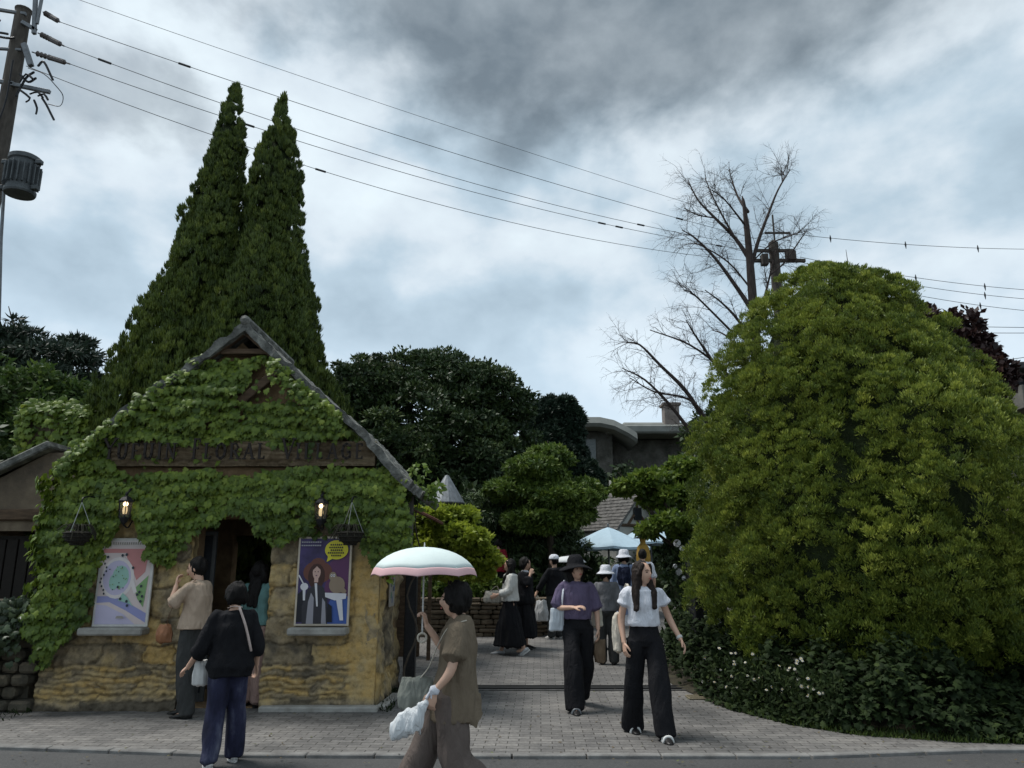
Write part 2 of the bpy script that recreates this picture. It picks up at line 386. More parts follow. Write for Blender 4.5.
# ================================================================== HUT
def stone_mat():
    m, nt, b = M_('hut_stone')
    n = noise_node(nt, 2.2, 7, .62); r = ramp_node(nt, [(.28, (.12, .10, .072)), (.42, (.30, .235, .145)), (.53, (.43, .32, .16)), (.68, (.49, .32, .115)), (.85, (.46, .39, .27))])
    nt.links.new(n.outputs['Fac'], r.inputs[0])
    a = nd(nt, 'ShaderNodeAttribute'); a.attribute_name = 'tone'
    add = nd(nt, 'ShaderNodeMath', operation='MULTIPLY_ADD'); nt.links.new(a.outputs['Fac'], add.inputs[0]); add.inputs[1].default_value = .42; nt.links.new(n.outputs['Fac'], add.inputs[2]); nt.links.new(add.outputs[0], r.inputs[0])
    j = nd(nt, 'ShaderNodeAttribute'); j.attribute_name = 'joint'
    mx = nd(nt, 'ShaderNodeMix', data_type='RGBA'); jm = nd(nt, 'ShaderNodeMath', operation='MULTIPLY'); jm.inputs[1].default_value = .72; nt.links.new(j.outputs['Fac'], jm.inputs[0]); nt.links.new(jm.outputs[0], mx.inputs[0]); nt.links.new(r.outputs[0], mx.inputs[6]); mx.inputs[7].default_value = (.075, .06, .04, 1)
    n2 = noise_node(nt, 14, 7, .7); r2 = ramp_node(nt, [(.3, (.45, .44, .42)), (.5, (.95, .95, .95)), (.7, (1.15, 1.15, 1.15))]); nt.links.new(n2.outputs['Fac'], r2.inputs[0])
    m2 = nd(nt, 'ShaderNodeMix', data_type='RGBA', blend_type='MULTIPLY'); m2.inputs[0].default_value = .85; nt.links.new(mx.outputs[2], m2.inputs[6]); nt.links.new(r2.outputs[0], m2.inputs[7])
    nt.links.new(m2.outputs[2], b.inputs['Base Color']); b.inputs['Roughness'].default_value = .9; b.inputs['Specular IOR Level'].default_value = .2
    bp = nd(nt, 'ShaderNodeBump'); bp.inputs['Strength'].default_value = .8; bp.inputs['Distance'].default_value = .02; nt.links.new(n2.outputs['Fac'], bp.inputs['Height']); nt.links.new(bp.outputs[0], b.inputs['Normal'])
    return m
STONE = stone_mat()
def stone_panel(name, o0, ax, W, H, parent, rows, seed, flare=0.0, mat=None, smooth_u=None, out=(0, -1, 0), res=.016, foot_dark=True):
    """displaced stone wall face: origin o0, horizontal axis ax, width W, height H, bumps along 'out'"""
    g = np.random.default_rng(seed); nu = int(W / res) + 2; nv = int(H / res) + 2
    U, Vv = np.meshgrid(np.linspace(0, W, nu), np.linspace(0, H, nv)); u = U.ravel(); v = Vv.ravel()
    nz = Noise(seed + 5, .5); P3 = np.stack([u, v, 0 * u], 1)
    uw = u + .03 * nz(P3 * 3); vw = v + .011 * nz(P3 * 2.4 + 7) + .004 * nz(P3 * 9)
    h = np.zeros(len(u)); tone = np.zeros(len(u)); joint = np.zeros(len(u)); y = 0.0
    for (rh, bl, dep) in rows:
        sel = (vw >= y) & (vw < y + rh); xs = [-.1 - g.uniform(0, bl)]
        while xs[-1] < W + .2: xs.append(xs[-1] + bl * g.uniform(.6, 1.5))
        xs = np.array(xs); idx = np.clip(np.searchsorted(xs, uw) - 1, 0, len(xs) - 2)
        hb = g.uniform(-.5, .6, len(xs)); tb = g.uniform(-.35, .35, len(xs))
        dj = np.minimum(np.minimum(uw - xs[idx], xs[idx + 1] - uw), np.minimum(vw - y, y + rh - vw))
        jj = 1 - np.clip(dj / .021, 0, 1)
        hh = dep * hb[idx] - dep * .9 * jj ** .7
        h[sel] = hh[sel]; tone[sel] = tb[idx][sel]; joint[sel] = jj[sel]; y += rh
    h += .012 * Noise(seed + 9, .12)(P3) + .02 * Noise(seed + 2, .6)(P3)
    if smooth_u is not None:
        w = np.clip((u - smooth_u) / .08, 0, 1); h = h * (1 - .75 * w); joint *= (1 - w); tone = tone * (1 - w) + .25 * w
    fl = flare * np.clip(1 - v / .9, 0, 1) ** 1.6
    if foot_dark: tone = tone - .9 * np.clip(1 - v / .16, 0, 1)  # tone gets darker towards the bottom of the panel
    o0 = np.array(o0, float); ax = np.array(ax, float); out = np.array(out, float)
    X = o0 + u[:, None] * ax + v[:, None] * np.array([0, 0, 1.]) + (h + fl)[:, None] * out
    Fc = []
    i = np.arange(nv - 1)[:, None] * nu + np.arange(nu - 1)[None, :]; i = i.ravel()
    Fc = np.stack([i, i + 1, i + nu + 1, i + nu], 1)
    # turn the borders back into the wall
    ed = [np.arange(nu), np.arange(nu) + (nv - 1) * nu, np.arange(nv) * nu, np.arange(nv) * nu + nu - 1]
    base = len(X); add = []; ff = []
    for q in ed:
        b2 = base + sum(len(a) for a in add); add.append(X[q] - out * .12); k = np.arange(len(q) - 1)
        ff.append(np.stack([q[k], q[k + 1], b2 + k + 1, b2 + k], 1))
    tone = np.concatenate([tone] + [tone[q] for q in ed]); joint = np.concatenate([joint] + [joint[q] for q in ed])
    X = np.concatenate([X] + add); Fc = np.concatenate([Fc] + ff)
    return mesh_np(name, X, Fc, mat or STONE, parent, True, {'tone': tone, 'joint': joint})
HX0, HX1, HY = -5.52, -1.60, 9.58
hut = thing('stone_hut', 'small ivy-covered gabled stone entrance hut with ochre walls left of the gateway', 'hut', (-3.55, HY, 0))
rowsA = [(.12, .9, .02)] + [(.062, .40, .022)] * 6 + [(.24, .5, .035), (.3, .6, .03), (.34, .45, .03), (.3, .5, .03), (.5, .6, .03), (.5, .5, .03)]
stone_panel('front_wall', (HX0, HY, 0), (1, 0, 0), 1.65, 2.35, hut, rowsA, 3, .16)
stone_panel('front_wall', (-2.93, HY, 0), (1, 0, 0), 1.33, 2.35, hut, rowsA, 8, .05, smooth_u=.98)
stone_panel('side_wall', (HX1, HY, 0), (0, 1, 0), 1.72, 2.6, hut, [(.4, .9, .006), (.8, 1.2, .006), (.9, 1.5, .006), (.6, 1.2, .006)], 12, .04, out=(1, 0, 0), res=.025)
stone_panel('side_wall', (HX0, 11.3, 0), (0, -1, 0), 1.72, 2.6, hut, rowsA, 15, .04, out=(-1, 0, 0), res=.04)
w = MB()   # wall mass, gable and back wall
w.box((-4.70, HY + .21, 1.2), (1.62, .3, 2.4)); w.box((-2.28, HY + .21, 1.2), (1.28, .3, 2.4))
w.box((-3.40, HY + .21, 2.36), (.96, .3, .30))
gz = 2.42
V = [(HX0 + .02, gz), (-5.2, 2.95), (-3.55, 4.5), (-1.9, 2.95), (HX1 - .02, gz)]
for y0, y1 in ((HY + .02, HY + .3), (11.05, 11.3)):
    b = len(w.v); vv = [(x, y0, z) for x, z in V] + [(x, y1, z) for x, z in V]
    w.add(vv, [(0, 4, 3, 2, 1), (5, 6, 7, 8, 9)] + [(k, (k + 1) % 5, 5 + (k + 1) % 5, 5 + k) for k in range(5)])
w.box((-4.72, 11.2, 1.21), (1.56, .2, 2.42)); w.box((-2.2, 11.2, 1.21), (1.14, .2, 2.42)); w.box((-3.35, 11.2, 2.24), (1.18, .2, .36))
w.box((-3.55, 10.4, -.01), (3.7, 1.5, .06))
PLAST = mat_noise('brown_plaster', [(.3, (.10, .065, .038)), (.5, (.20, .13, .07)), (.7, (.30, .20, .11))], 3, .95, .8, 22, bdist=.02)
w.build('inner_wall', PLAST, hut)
# thick weathered verge roof, slopes bending out at the eaves
SLATE = mat_noise('roof_slate', [(.3, (.045, .048, .042)), (.5, (.13, .13, .118)), (.7, (.27, .27, .24))], 7, .9, .9, 26, bdist=.03)
def roof_side(pix, seed):
    pr = [P(x, y, 9.32) for x, y in pix]; g = np.random.default_rng(seed)
    pr = [np.array(p) for p in pr]; pp, _ = catmull(pr, [np.zeros(1)] * len(pr), 6)
    V = []; F = []; n = len(pp); ny = 34
    for j in range(ny):
        y = 9.32 + (11.45 - 9.32) * j / (ny - 1)
        for i, p in enumerate(pp):
            wob = .012 * math.sin(i * 1.3 + j * .9) + g.uniform(-.009, .009)
            q = pp[min(i + 1, n - 1)] - pp[max(i - 1, 0)]; nx, nz_ = -q[2], q[0]; l = math.hypot(nx, nz_) + 1e-9; nx /= l; nz_ /= l
            if nz_ < 0: nx, nz_ = -nx, -nz_
            yy = y + (g.uniform(-.025, .02) if j == 0 else 0)
            lap = .018 * ((i % 5) / 4.0)
            V.append((p[0] + nx * (wob - lap), yy, p[2] + nz_ * (wob - lap))); V.append((p[0] - nx * (.085 + g.uniform(0, .03)), yy + .01, p[2] - nz_ * (.085 + g.uniform(0, .03))))
    S = 2 * n
    for j in range(ny - 1):
        for i in range(n - 1):
            a = j * S + 2 * i
            F.append((a, a + 2, a + S + 2, a + S)); F.append((a + 1, a + S + 1, a + S + 3, a + 3))
    for i in range(n - 1):
        a = 2 * i; F.append((a, a + 1, a + 3, a + 2)); a += (ny - 1) * S; F.append((a, a + 2, a + 3, a + 1))
    for j in range(ny - 1):
        a = j * S + 2 * (n - 1); F.append((a, a + 1, a + S + 1, a + S))
    return mesh_np('roof', V, F, SLATE, hut)
roof_side([(245, 321), (215, 342), (182, 366), (140, 396), (103, 424), (78, 446), (52, 464)], 1)
roof_side([(245, 321), (272, 346), (302, 374), (333, 402), (360, 425), (380, 447), (402, 473), (416, 485), (424, 491)], 2)
rd = MB(); rd.tube([(P(245, 320, 9.32).x, 9.3, P(245, 320, 9.32).z + .0), (P(245, 320, 9.32).x, 11.4, P(245, 320, 9.32).z)], .06, 8); rd.build('ridge', SLATE, hut)
# verge timbers under the apex, exposed diagonal timber, barge
bm = MB()
def beam(a, b, Y, w_, d=.08):
    A = P(a[0], a[1], Y); B = P(b[0], b[1], Y); mid = (A + B) / 2; l = (B - A).length; an = math.atan2(B.z - A.z, B.x - A.x)
    bm.box(mid, (l, d, w_), ry=-an, bev=.008)
beam((243, 333), (196, 366), 9.44, .09); beam((248, 333), (296, 376), 9.44, .09); beam((240, 402), (282, 368), 9.46, .11)
beam((222, 352), (272, 352), 9.47, .07)
bm.build('gable_beam', WOOD_DARK, hut)
# ledges under the posters
LEDGE = mat_noise('ledge_stone', [(.3, (.22, .21, .19)), (.7, (.38, .37, .34))], 6, .85, .5, 40)
for x0, x1 in ((-5.06, -4.30), (-2.62, -1.93)):
    b = MB(); b.box(((x0 + x1) / 2, HY - .12, .885), (x1 - x0, .22, .085), bev=.018); b.build('window_ledge', LEDGE, hut)
b = MB(); b.box((-2.21, HY - .14, .035), (1.36, .16, .07), bev=.015); b.box((-1.50, 10.0, .03), (.12, .95, .06), rz=-.05, bev=.015); b.build('plinth_kerb', LEDGE, hut)
# wooden post under the right eave, green board on the side wall
po = MB(); po.box((-1.27, 9.75, 2.02), (.07, .08, .95), bev=.012); po.build('eave_post', mat_noise('grey_wood', [(.3, (.06, .057, .052)), (.7, (.15, .14, .125))], 5, .9, .6, 30, stretch=(4, 4, .5)), hut)
gb = MB(); gb.box((-1.50, 9.84, 2.16), (.03, .34, .5), bev=.005); gb.build('side_board', mat_plain('green_board', (.05, .22, .14), .5), hut)
# glazed door leaf standing open inside the doorway
dl = thing('glazed_door', 'open dark door leaf with pale grey frame inside the hut doorway', 'door', (-3.92, 10.05, .02))
b = MB()
for x in (-4.12, -3.80): b.box((x, 10.05, 1.02), (.05, .05, 2.0), bev=.006)
b.box((-3.96, 10.05, 2.04), (.37, .05, .05), bev=.006); b.box((-3.96, 10.05, .06), (.27, .05, .12), bev=.006)
b.build('frame', mat_plain('frame_dull', (.07, .072, .072), .8, 0), dl)
b = MB(); b.box((-3.96, 10.05, 1.06), (.27, .02, 1.9)); b.build('panel', mat_plain('dark_glass', (.02, .022, .025), .5, 0, .2, spec=.2), dl)

# ---------------------------------------------------------------- lettering
ST_ = {  # strokes (polyline, thick?) in a unit box, with serifs
 'Y': [([(0, 1), (.5, .5)], 1), ([(1, 1), (.5, .5)], 0), ([(.5, .52), (.5, 0)], 1)],
 'U': [([(.12, 1), (.12, .3), (.25, .05), (.5, 0), (.75, .05), (.88, .3), (.88, 1)], 1)],
 'F': [([(.2, 0), (.2, 1)], 1), ([(.2, .98), (.9, .98), (.9, .85)], 0), ([(.2, .52), (.7, .52)], 0)],
 'I': [([(.5, 0), (.5, 1)], 1)],
 'N': [([(.1, 0), (.1, 1)], 0), ([(.1, 1), (.9, 0)], 1), ([(.9, 0), (.9, 1)], 0)],
 'L': [([(.2, 1), (.2, 0)], 1), ([(.2, .02), (.88, .02), (.9, .16)], 0)],
 'O': [([(.5, 1), (.15, .85), (.02, .5), (.15, .15), (.5, 0), (.85, .15), (.98, .5), (.85, .85), (.5, 1)], 1)],
 'R': [([(.15, 0), (.15, 1)], 1), ([(.15, .98), (.6, .98), (.82, .78), (.6, .52), (.15, .5)], 0), ([(.45, .5), (.95, 0)], 1)],
 'A': [([(.5, 1), (.03, 0)], 0), ([(.5, 1), (.97, 0)], 1), ([(.2, .36), (.8, .36)], 0)],
 'V': [([(.02, 1), (.5, 0)], 1), ([(.98, 1), (.5, 0)], 0)],
 'G': [([(.9, .85), (.5, 1), (.15, .85), (.02, .5), (.15, .15), (.5, 0), (.88, .12), (.88, .45), (.6, .45)], 1)],
 'E': [([(.15, 0), (.15, 1)], 1), ([(.15, .98), (.82, .98), (.84, .86)], 0), ([(.15, .52), (.65, .52)], 0), ([(.15, .02), (.86, .02), (.9, .16)], 0)]}
SERIF = {'Y': [(0, 1), (1, 1), (.5, 0)], 'U': [(.12, 1), (.88, 1)], 'F': [(.2, 0)], 'I': [(.5, 0), (.5, 1)], 'N': [(.1, 0), (.1, 1), (.9, 1)], 'L': [(.2, 1)], 'R': [(.15, 0), (.95, 0)], 'A': [(.03, 0), (.97, 0)], 'V': [(.02, 1), (.98, 1)], 'E': []}
sign = thing('name_sign', 'long brown band of dark serif metal letters across the ivy gable of the hut', 'sign', (-3.4, 9.42, 2.85))
bd = stone_panel('backing_band', (-5.05, 9.46, 2.83), (1, 0, 0), 3.36, .31, sign, [(.06, .5, .03), (.07, .4, .03), (.05, .6, .03), (.09, .5, .03), (.2, .6, .03)], 30, mat=mat_noise('band_wood', [(.3, (.085, .06, .036)), (.55, (.19, .14, .085)), (.75, (.32, .26, .17))], 3, .9, .7, 30, stretch=(.4, 1, 3), bdist=.02), foot_dark=False)
LET = mat_plain('letter_iron', (.022, .016, .013), .6, .2)
text = 'YUFUIN FLORAL VILLAGE'
wd = {'I': .045, 'L': .085, 'E': .09, 'F': .09, ' ': .10}
xx = P(107, 455, 9.38).x; tot = sum(wd.get(c, .115) + .062 for c in text); sc_ = (P(369, 455, 9.38).x - xx) / tot
for i, c in enumerate(text):
    w_ = wd.get(c, .115) * sc_
    if c != ' ':
        big = i == 0 or text[i - 1] == ' '; h_ = .245 if big else .185; z0 = 2.90; ww = w_ * (1.25 if big and c != 'F' else 1)
        b = MB()
        for pl, th in ST_[c]:
            pp = [(xx + x * ww, 9.30, z0 + y * h_) for x, y in pl]
            for q0, q1 in zip(pp, pp[1:]):
                l = math.hypot(q1[0] - q0[0], q1[2] - q0[2]); an = math.atan2(q1[2] - q0[2], q1[0] - q0[0])
                b.box(((q0[0] + q1[0]) / 2, 9.30 + (.0011 if th else 0), (q0[2] + q1[2]) / 2), (l + .012, .025 if th else .022, .027 if th else .016), ry=-an)
        for sx, sy in SERIF.get(c, []): b.box((xx + sx * ww, 9.302, z0 + sy * h_), (.055, .019, .014))
        b.build('letter', LET, sign)
    xx += w_ + .062 * sc_

# ---------------------------------------------------------------- posters
def flat(name, x0, z0, W, H, Y, polys, mats, parent):
    """polys: (material index, [(u,v)...]) stacked 0.6 mm apart as printed areas"""
    V = []; F = []; m = []
    for k, (mi, pts) in enumerate(polys):
        b = len(V)
        if mi == -1: continue
        V += [(x0 + u * W, Y - .0006 * k, z0 + v * H) for u, v in pts]; F.append(tuple(range(b, b + len(pts)))); m.append(mi)
    return mesh_np(name, V, F, None, parent, mats=mats, midx=m)
def circ(cx, cy, rx, ry, n=14, a0=0): return [(cx + rx * math.cos(a0 + 2 * math.pi * k / n), cy + ry * math.sin(a0 + 2 * math.pi * k / n)) for k in range(n)]
def pm(name, c, var=.06): return mat_plain(name, c, .4, 0, var, 5, 0, .35)
x0, z0, W_, H_ = -4.96, .945, .63, 1.0
ps = thing('map_board', 'pale pink illustrated site map poster in white frame left of the hut doorway', 'poster', (x0 + W_ / 2, HY - .08, z0))
b = MB(); b.box((x0 + W_ / 2, HY - .055, z0 + H_ / 2), (W_ + .03, .03, H_ + .03), bev=.006); b.build('frame', mat_plain('poster_frame', (.6, .58, .55), .5), ps)
mm = [pm('map_cream', (.62, .52, .50)), pm('map_pink', (.52, .22, .21)), pm('map_river', (.27, .28, .50)), pm('map_green', (.20, .34, .14)), pm('map_dark', (.03, .04, .05)), pm('map_teal', (.30, .50, .42)), pm('map_title', (.30, .27, .24)), pm('map_lav', (.50, .46, .60)), pm('map_path', (.68, .62, .60))]
rg = random.Random(3)
pl = [(0, [(0, 0), (1, 0), (1, 1), (0, 1)]), (8, [(0, .93), (1, .93), (1, 1), (0, 1)]), (1, [(.02, .85), (.95, .85), (.95, .9), (.02, .9)]), (1, [(.5, .86), (.94, .87), (.9, .62), (.74, .52), (.62, .68), (.5, .8)]),
      (2, [(0, .25), (.25, .26), (.6, .16), (1, .02), (1, .13), (.6, .26), (.3, .33), (0, .33)]), (7, [(0, 0), (.8, 0), (.55, .12), (.2, .22), (0, .23)]),
      (8, circ(.36, .55, .33, .25, 20)), (7, circ(.35, .55, .28, .21, 20)), (5, circ(.42, .56, .17, .14, 12)), (5, circ(.3, .5, .1, .1, 10)),
      (3, [(.72, .42), (.98, .58), (.93, .2), (.8, .3)]), (5, [(.42, .28), (.66, .24), (.74, .2), (.6, .32), (.5, .37)]), (8, [(.62, .5), (.7, .52), (.78, .38), (.72, .36)])]
for k in range(9): pl.append((4, circ(.08 + .05 * math.sin(k), .72 - k * .045, .018, .014, 8)))
for x, y in ((.13, .8), (.42, .82), (.5, .83), (.47, .3), (.6, .27), (.62, .22), (.4, .44), (.66, .67), (.86, .45), (.84, .38), (.9, .33), (.88, .27), (.8, .35)): pl.append((4, circ(x, y, .026, .018, 8)))
for k in range(22): pl.append((4 if k % 3 == 0 else 3, circ(.2 + rg.random() * .36, .4 + rg.random() * .3, .012, .009, 6)))
for k in range(13): pl.append((6, [(.22 + k * .045, .95), (.25 + k * .045, .95), (.25 + k * .045, .98), (.22 + k * .045, .98)]))
pl.append((6, [(.44, .07), (.6, .07), (.58, .1), (.46, .1)]))
flat('printed_map', x0 + .015, z0 + .015, W_ - .03, H_ - .03, HY - .0716, pl, mm, ps)
x0 = -2.56; z0 = .965; W_ = .60; H_ = .99
ps = thing('costume_poster', 'framed purple poster with hatted figure, owl and yellow bubble beside the doorway', 'poster', (x0 + W_ / 2, HY - .08, z0))
b = MB(); b.box((x0 + W_ / 2, HY - .055, z0 + H_ / 2), (W_ + .05, .03, H_ + .05), bev=.006); b.build('frame', mat_plain('poster_frame_cream', (.50, .43, .34), .5), ps)
mm = [pm('print_purple', (.045, .03, .10), .5), pm('print_plum', (.10, .03, .09)), pm('print_yellow', (.62, .55, .03)), pm('print_hat', (.13, .045, .03)), pm('print_hair', (.05, .018, .012)), pm('print_face', (.55, .36, .30)),
      pm('print_cloak', (.03, .028, .035)), pm('print_grey', (.28, .27, .30)), pm('print_white', (.62, .60, .62)), pm('print_owl', (.26, .19, .13)), pm('print_blue', (.05, .10, .32)), pm('print_black', (.01, .01, .015))]
pl = [(0, [(0, 0), (1, 0), (1, 1), (0, 1)]), (1, [(.5, .3), (1, .3), (1, .85), (.62, .72)]), (10, [(.6, 0), (1, 0), (1, .32), (.68, .3), (.6, .2)]), (11, [(0, .02), (.14, .02), (.12, .4), (0, .34)]),
      (3, circ(.38, .60, .29, .135, 22)), (3, circ(.38, .68, .16, .09, 14)), (4, circ(.36, .55, .17, .15, 16)), (6, [(.12, 0), (.62, 0), (.60, .3), (.5, .43), (.36, .46), (.2, .4), (.1, .2)]),
      (7, [(.2, 0), (.34, 0), (.33, .3), (.27, .36), (.22, .25)]), (7, [(.5, 0), (.6, 0), (.56, .25), (.5, .3)]), (5, circ(.36, .60, .08, .085, 14)), (5, [(.32, .54), (.40, .54), (.40, .48), (.32, .48)]), (8, [(.33, .47), (.38, .47), (.42, .2), (.39, .2)]),
      (4, [(.28, .69), (.44, .69), (.45, .62), (.36, .67), (.28, .62)]), (11, circ(.33, .605, .010, .008, 6)), (11, circ(.39, .605, .010, .008, 6)), (1, circ(.36, .56, .018, .007, 8)),
      (8, circ(.13, .43, .08, .045, 10)), (8, [(.1, .42), (.16, .42), (.16, .27), (.12, .27)]), (8, [(0, .56), (.02, .57), (.13, .46), (.11, .45)]),
      (9, circ(.78, .45, .16, .1, 14, .3)), (9, circ(.69, .55, .075, .055, 12)), (8, circ(.665, .56, .02, .018, 8)), (8, circ(.715, .56, .02, .018, 8)), (11, circ(.665, .56, .009, .009, 6)), (11, circ(.715, .56, .009, .009, 6)),
      (9, [(.8, .5), (.98, .38), (.94, .34), (.78, .4)]), (8, [(.55, .36), (.98, .35), (.97, .29), (.75, .27), (.56, .31)]), (8, [(.78, .28), (.9, .28), (.94, .04), (.87, .04)]), (11, [(.6, .02), (.72, .02), (.7, .2), (.62, .24)]),
      (2, circ(.74, .865, .235, .115, 24)), (2, [(.58, .8), (.70, .77), (.55, .72)])]
for r_, wd_ in ((.925, .26), (.893, .3), (.861, .24), (.829, .34), (.797, .2)):
    n = int(wd_ / .04)
    for k in range(n): pl.append((11, [(.74 - wd_ / 2 + k * .042, r_ - .009), (.74 - wd_ / 2 + k * .042 + .03, r_ - .011), (.74 - wd_ / 2 + k * .042 + .028, r_ + .010), (.74 - wd_ / 2 + k * .042 + .004, r_ + .008)]))
for r_ in (.955, .915):
    for k in range(9): pl.append((7, [(.04 + k * .045, r_ - .008), (.075 + k * .045, r_ - .008), (.075 + k * .045, r_ + .008), (.04 + k * .045, r_ + .008)]))
flat('printed_poster', x0 + .0, z0, W_, H_, HY - .0716, pl, mm, ps)
# notice on the side wall
nt_ = thing('wall_notice', 'small coloured notice sheet pinned to the yellow side wall of the hut', 'notice', (-1.545, 10.25, 1.2))
b = MB(); b.box((-1.548, 10.25, 1.36), (.02, .34, .46), bev=.003); b.build('sheet', mat_plain('notice_paper', (.36, .33, .30), .6), nt_)
b = MB(); rg = random.Random(8); b.box((-1.5365, 10.25, 1.36), (.004, .32, .44), m=0)
for k in range(14): b.box((-1.536, 10.12 + rg.random() * .26, 1.17 + rg.random() * .38), (.004 + k * .0004, .05 + rg.random() * .05, .03 + rg.random() * .05), m=1 + k % 4)
nbp = b; nbp.build('printing', [pm('n_paper', (.30, .28, .25)), pm('n_green', (.08, .20, .10)), pm('n_blue', (.08, .12, .25)), pm('n_dark', (.03, .03, .03)), pm('n_red', (.3, .08, .08))], nt_)

# ---------------------------------------------------------------- lanterns and hanging baskets
GLOW, ntg, bg_ = M_('lamp_glow'); bg_.inputs['Emission Color'].default_value = (1, .72, .38, 1); bg_.inputs['Emission Strength'].default_value = .45; bg_.inputs['Base Color'].default_value = (.9, .7, .4, 1)
GLS, ntg, bgl = M_('lantern_glass'); bgl.inputs['Transmission Weight'].default_value = .95; bgl.inputs['Roughness'].default_value = .1; bgl.inputs['Base Color'].default_value = (.8, .8, .75, 1); bgl.inputs['IOR'].default_value = 1.05
def lantern(px, py, label):
    c = P(px, py, 9.22); t = thing('wall_lantern', label, 'lantern', (c.x, c.y, c.z), 0, 'lanterns on the hut front')
    b = MB(); b.add(*lathe([(.012, .21), (.02, .19), (.015, .17), (.05, .15), (.085, .115), (.092, .10), (.075, .095)], seg=6))
    b.add(*lathe([(.0, -.11), (.055, -.11), (.06, -.10), (.062, -.085), (.04, -.14), (.01, -.17), (.0, -.19)], seg=6))
    for k in range(6):
        a = k * math.pi / 3; b.tube([(.06 * math.cos(a), .06 * math.sin(a), -.09), (.078 * math.cos(a), .078 * math.sin(a), .10)], .006, 4)
    b.tube([(0, .02, .2), (0, .1, .26), (0, .17, .22), (0, .2, .05), (0, .22, -.05)], .012, 6, sub=3); b.tube([(0, .0, -.17), (0, .12, -.2), (0, .22, -.1)], .009, 6, sub=3); b.box((0, .235, .05), (.08, .02, .3), bev=.008)
    b.build('cage', BLACK_IRON, t, world=False)
    b = MB(); b.add(*lathe([(.052, -.088), (.071, .095)], seg=6)); b.build('glass', GLS, t, world=False)
    b = MB(); b.add(*lathe([(.0, -.05), (.02, -.045), (.027, -.01), (.024, .03), (.0, .05)], seg=10)); b.build('bulb', GLOW, t, True, world=False)
    ld = bpy.data.lights.new('lantern_light', 'POINT'); ld.energy = .1; ld.color = (1, .75, .45); ld.shadow_soft_size = .03
    lo = bpy.data.objects.new('lantern_light', ld); COL.objects.link(lo); lo.parent = t; lo.location = (0, 0, .07)
lantern(125, 510, 'glowing black wall lantern on the ivy above the pale map poster')
lantern(321, 512, 'glowing black wall lantern on the ivy above the purple figure poster')
def basket(px, label, dead):
    a = P(px, 502, 9.1); t = thing('hanging_basket', label, 'hanging basket', tuple(a), 0, 'hanging baskets on the hut front')
    b = MB(); r_ = .155; zb = -.36
    for k in range(3):
        an = k * 2.094 + .5; b.tube([(0, 0, 0), (r_ * math.cos(an), r_ * math.sin(an), zb)], .004, 4)
    b.build('chain', mat_plain('chain_grey', (.30, .31, .29), .4, .6), t, world=False)
    b = MB(); b.tube([(0, .42, .06), (0, .2, .08), (0, .02, .05), (0, 0, .0)], .009, 6, sub=3); b.build('bracket', BLACK_IRON, t, world=False)
    b = MB()
    for k, (rr, z) in enumerate(((.158, 0), (.15, -.045), (.125, -.09), (.075, -.13))):
        b.tube([(rr * math.cos(q * .3142), rr * math.sin(q * .3142), zb + z) for q in range(21)], .006, 4, caps=False)
    b.add(*lathe([(.0, -.14), (.07, -.125), (.118, -.085), (.142, -.04), (.148, .0), (.12, .02), (0, .03)], (0, 0, zb), 18))
    b.build('bowl', mat_noise('moss_liner', [(.3, (.012, .011, .009)), (.7, (.035, .03, .022))], 14, .95, .9, 40, bdist=.02), t, world=False)
    g = np.random.default_rng(dead); b = MB()
    for k in range(26):
        an = g.uniform(0, 6.28); l = g.uniform(.1, .24); q = np.array([math.cos(an), math.sin(an), 0]) * l
        b.tube([(0, 0, zb + .02), tuple(q * .6 + [0, 0, zb + .10]), tuple(q + [0, 0, zb + .06 - g.uniform(0, .15)])], .006, 4, sub=3)
    b.build('stems', mat_plain('dry_stem', (.03, .028, .018), .9), t, world=False)
basket(82, 'dark hanging basket on pale chains at the left end of the hut', 1)
basket(352, 'dark hanging basket on pale chains by the purple poster', 2)
# ================================================================== FOLIAGE
def unit(a): return a / (np.linalg.norm(a, axis=-1, keepdims=True) + 1e-9)
def leaves_quads(C, D, N, Ln, Wd):
    """one folded pointed quad per leaf"""
    D = unit(D); S = unit(np.cross(D, N)); n = len(C); Ln = np.broadcast_to(Ln, n)[:, None]; Wd = np.broadcast_to(Wd, n)[:, None]
    Nn = np.cross(S, D); V = np.empty((n, 4, 3))
    V[:, 0] = C; V[:, 1] = C + D * Ln * .5 + S * Wd + Nn * Wd * .25; V[:, 2] = C + D * Ln; V[:, 3] = C + D * Ln * .5 - S * Wd + Nn * Wd * .25
    return V.reshape(-1, 3), np.arange(n * 4).reshape(n, 4)
IVY_SHAPE = np.array([(0, 0), (.34, -.10), (.50, .18), (.36, .36), (.40, .62), (.14, .62), (0, 1.0), (-.14, .62), (-.40, .62), (-.36, .36), (-.50, .18), (-.34, -.10)])
def leaves_lobed(C, D, N, S_):
    """three-lobed leaves as fans round a raised midpoint"""
    D = unit(D); Sd = unit(np.cross(D, N)); Nn = unit(np.cross(Sd, D)); n = len(C); k = len(IVY_SHAPE); S_ = np.broadcast_to(S_, n)[:, None]
    V = np.empty((n, k + 1, 3)); V[:, 0] = C + D * S_ * .38 + Nn * S_ * .13
    for i, (a, b) in enumerate(IVY_SHAPE): V[:, i + 1] = C + Sd * S_ * a + D * S_ * b - Nn * S_ * (.18 * abs(a) + .10 * max(0, b - .5))
    base = np.arange(n)[:, None, None] * (k + 1); tri = np.array([(0, i + 1, (i + 1) % k + 1) for i in range(k)])
    return V.reshape(-1, 3), (base + tri[None]).reshape(-1, 3)
def foliage(name, V, F, v, mat, parent): 
    per = len(V) // len(v); return mesh_np(name, V, F, mat, parent, False, {'v': np.repeat(v, per)})
def sphere_pts(g, n):
    a = g.normal(size=(n, 3)); return unit(a)
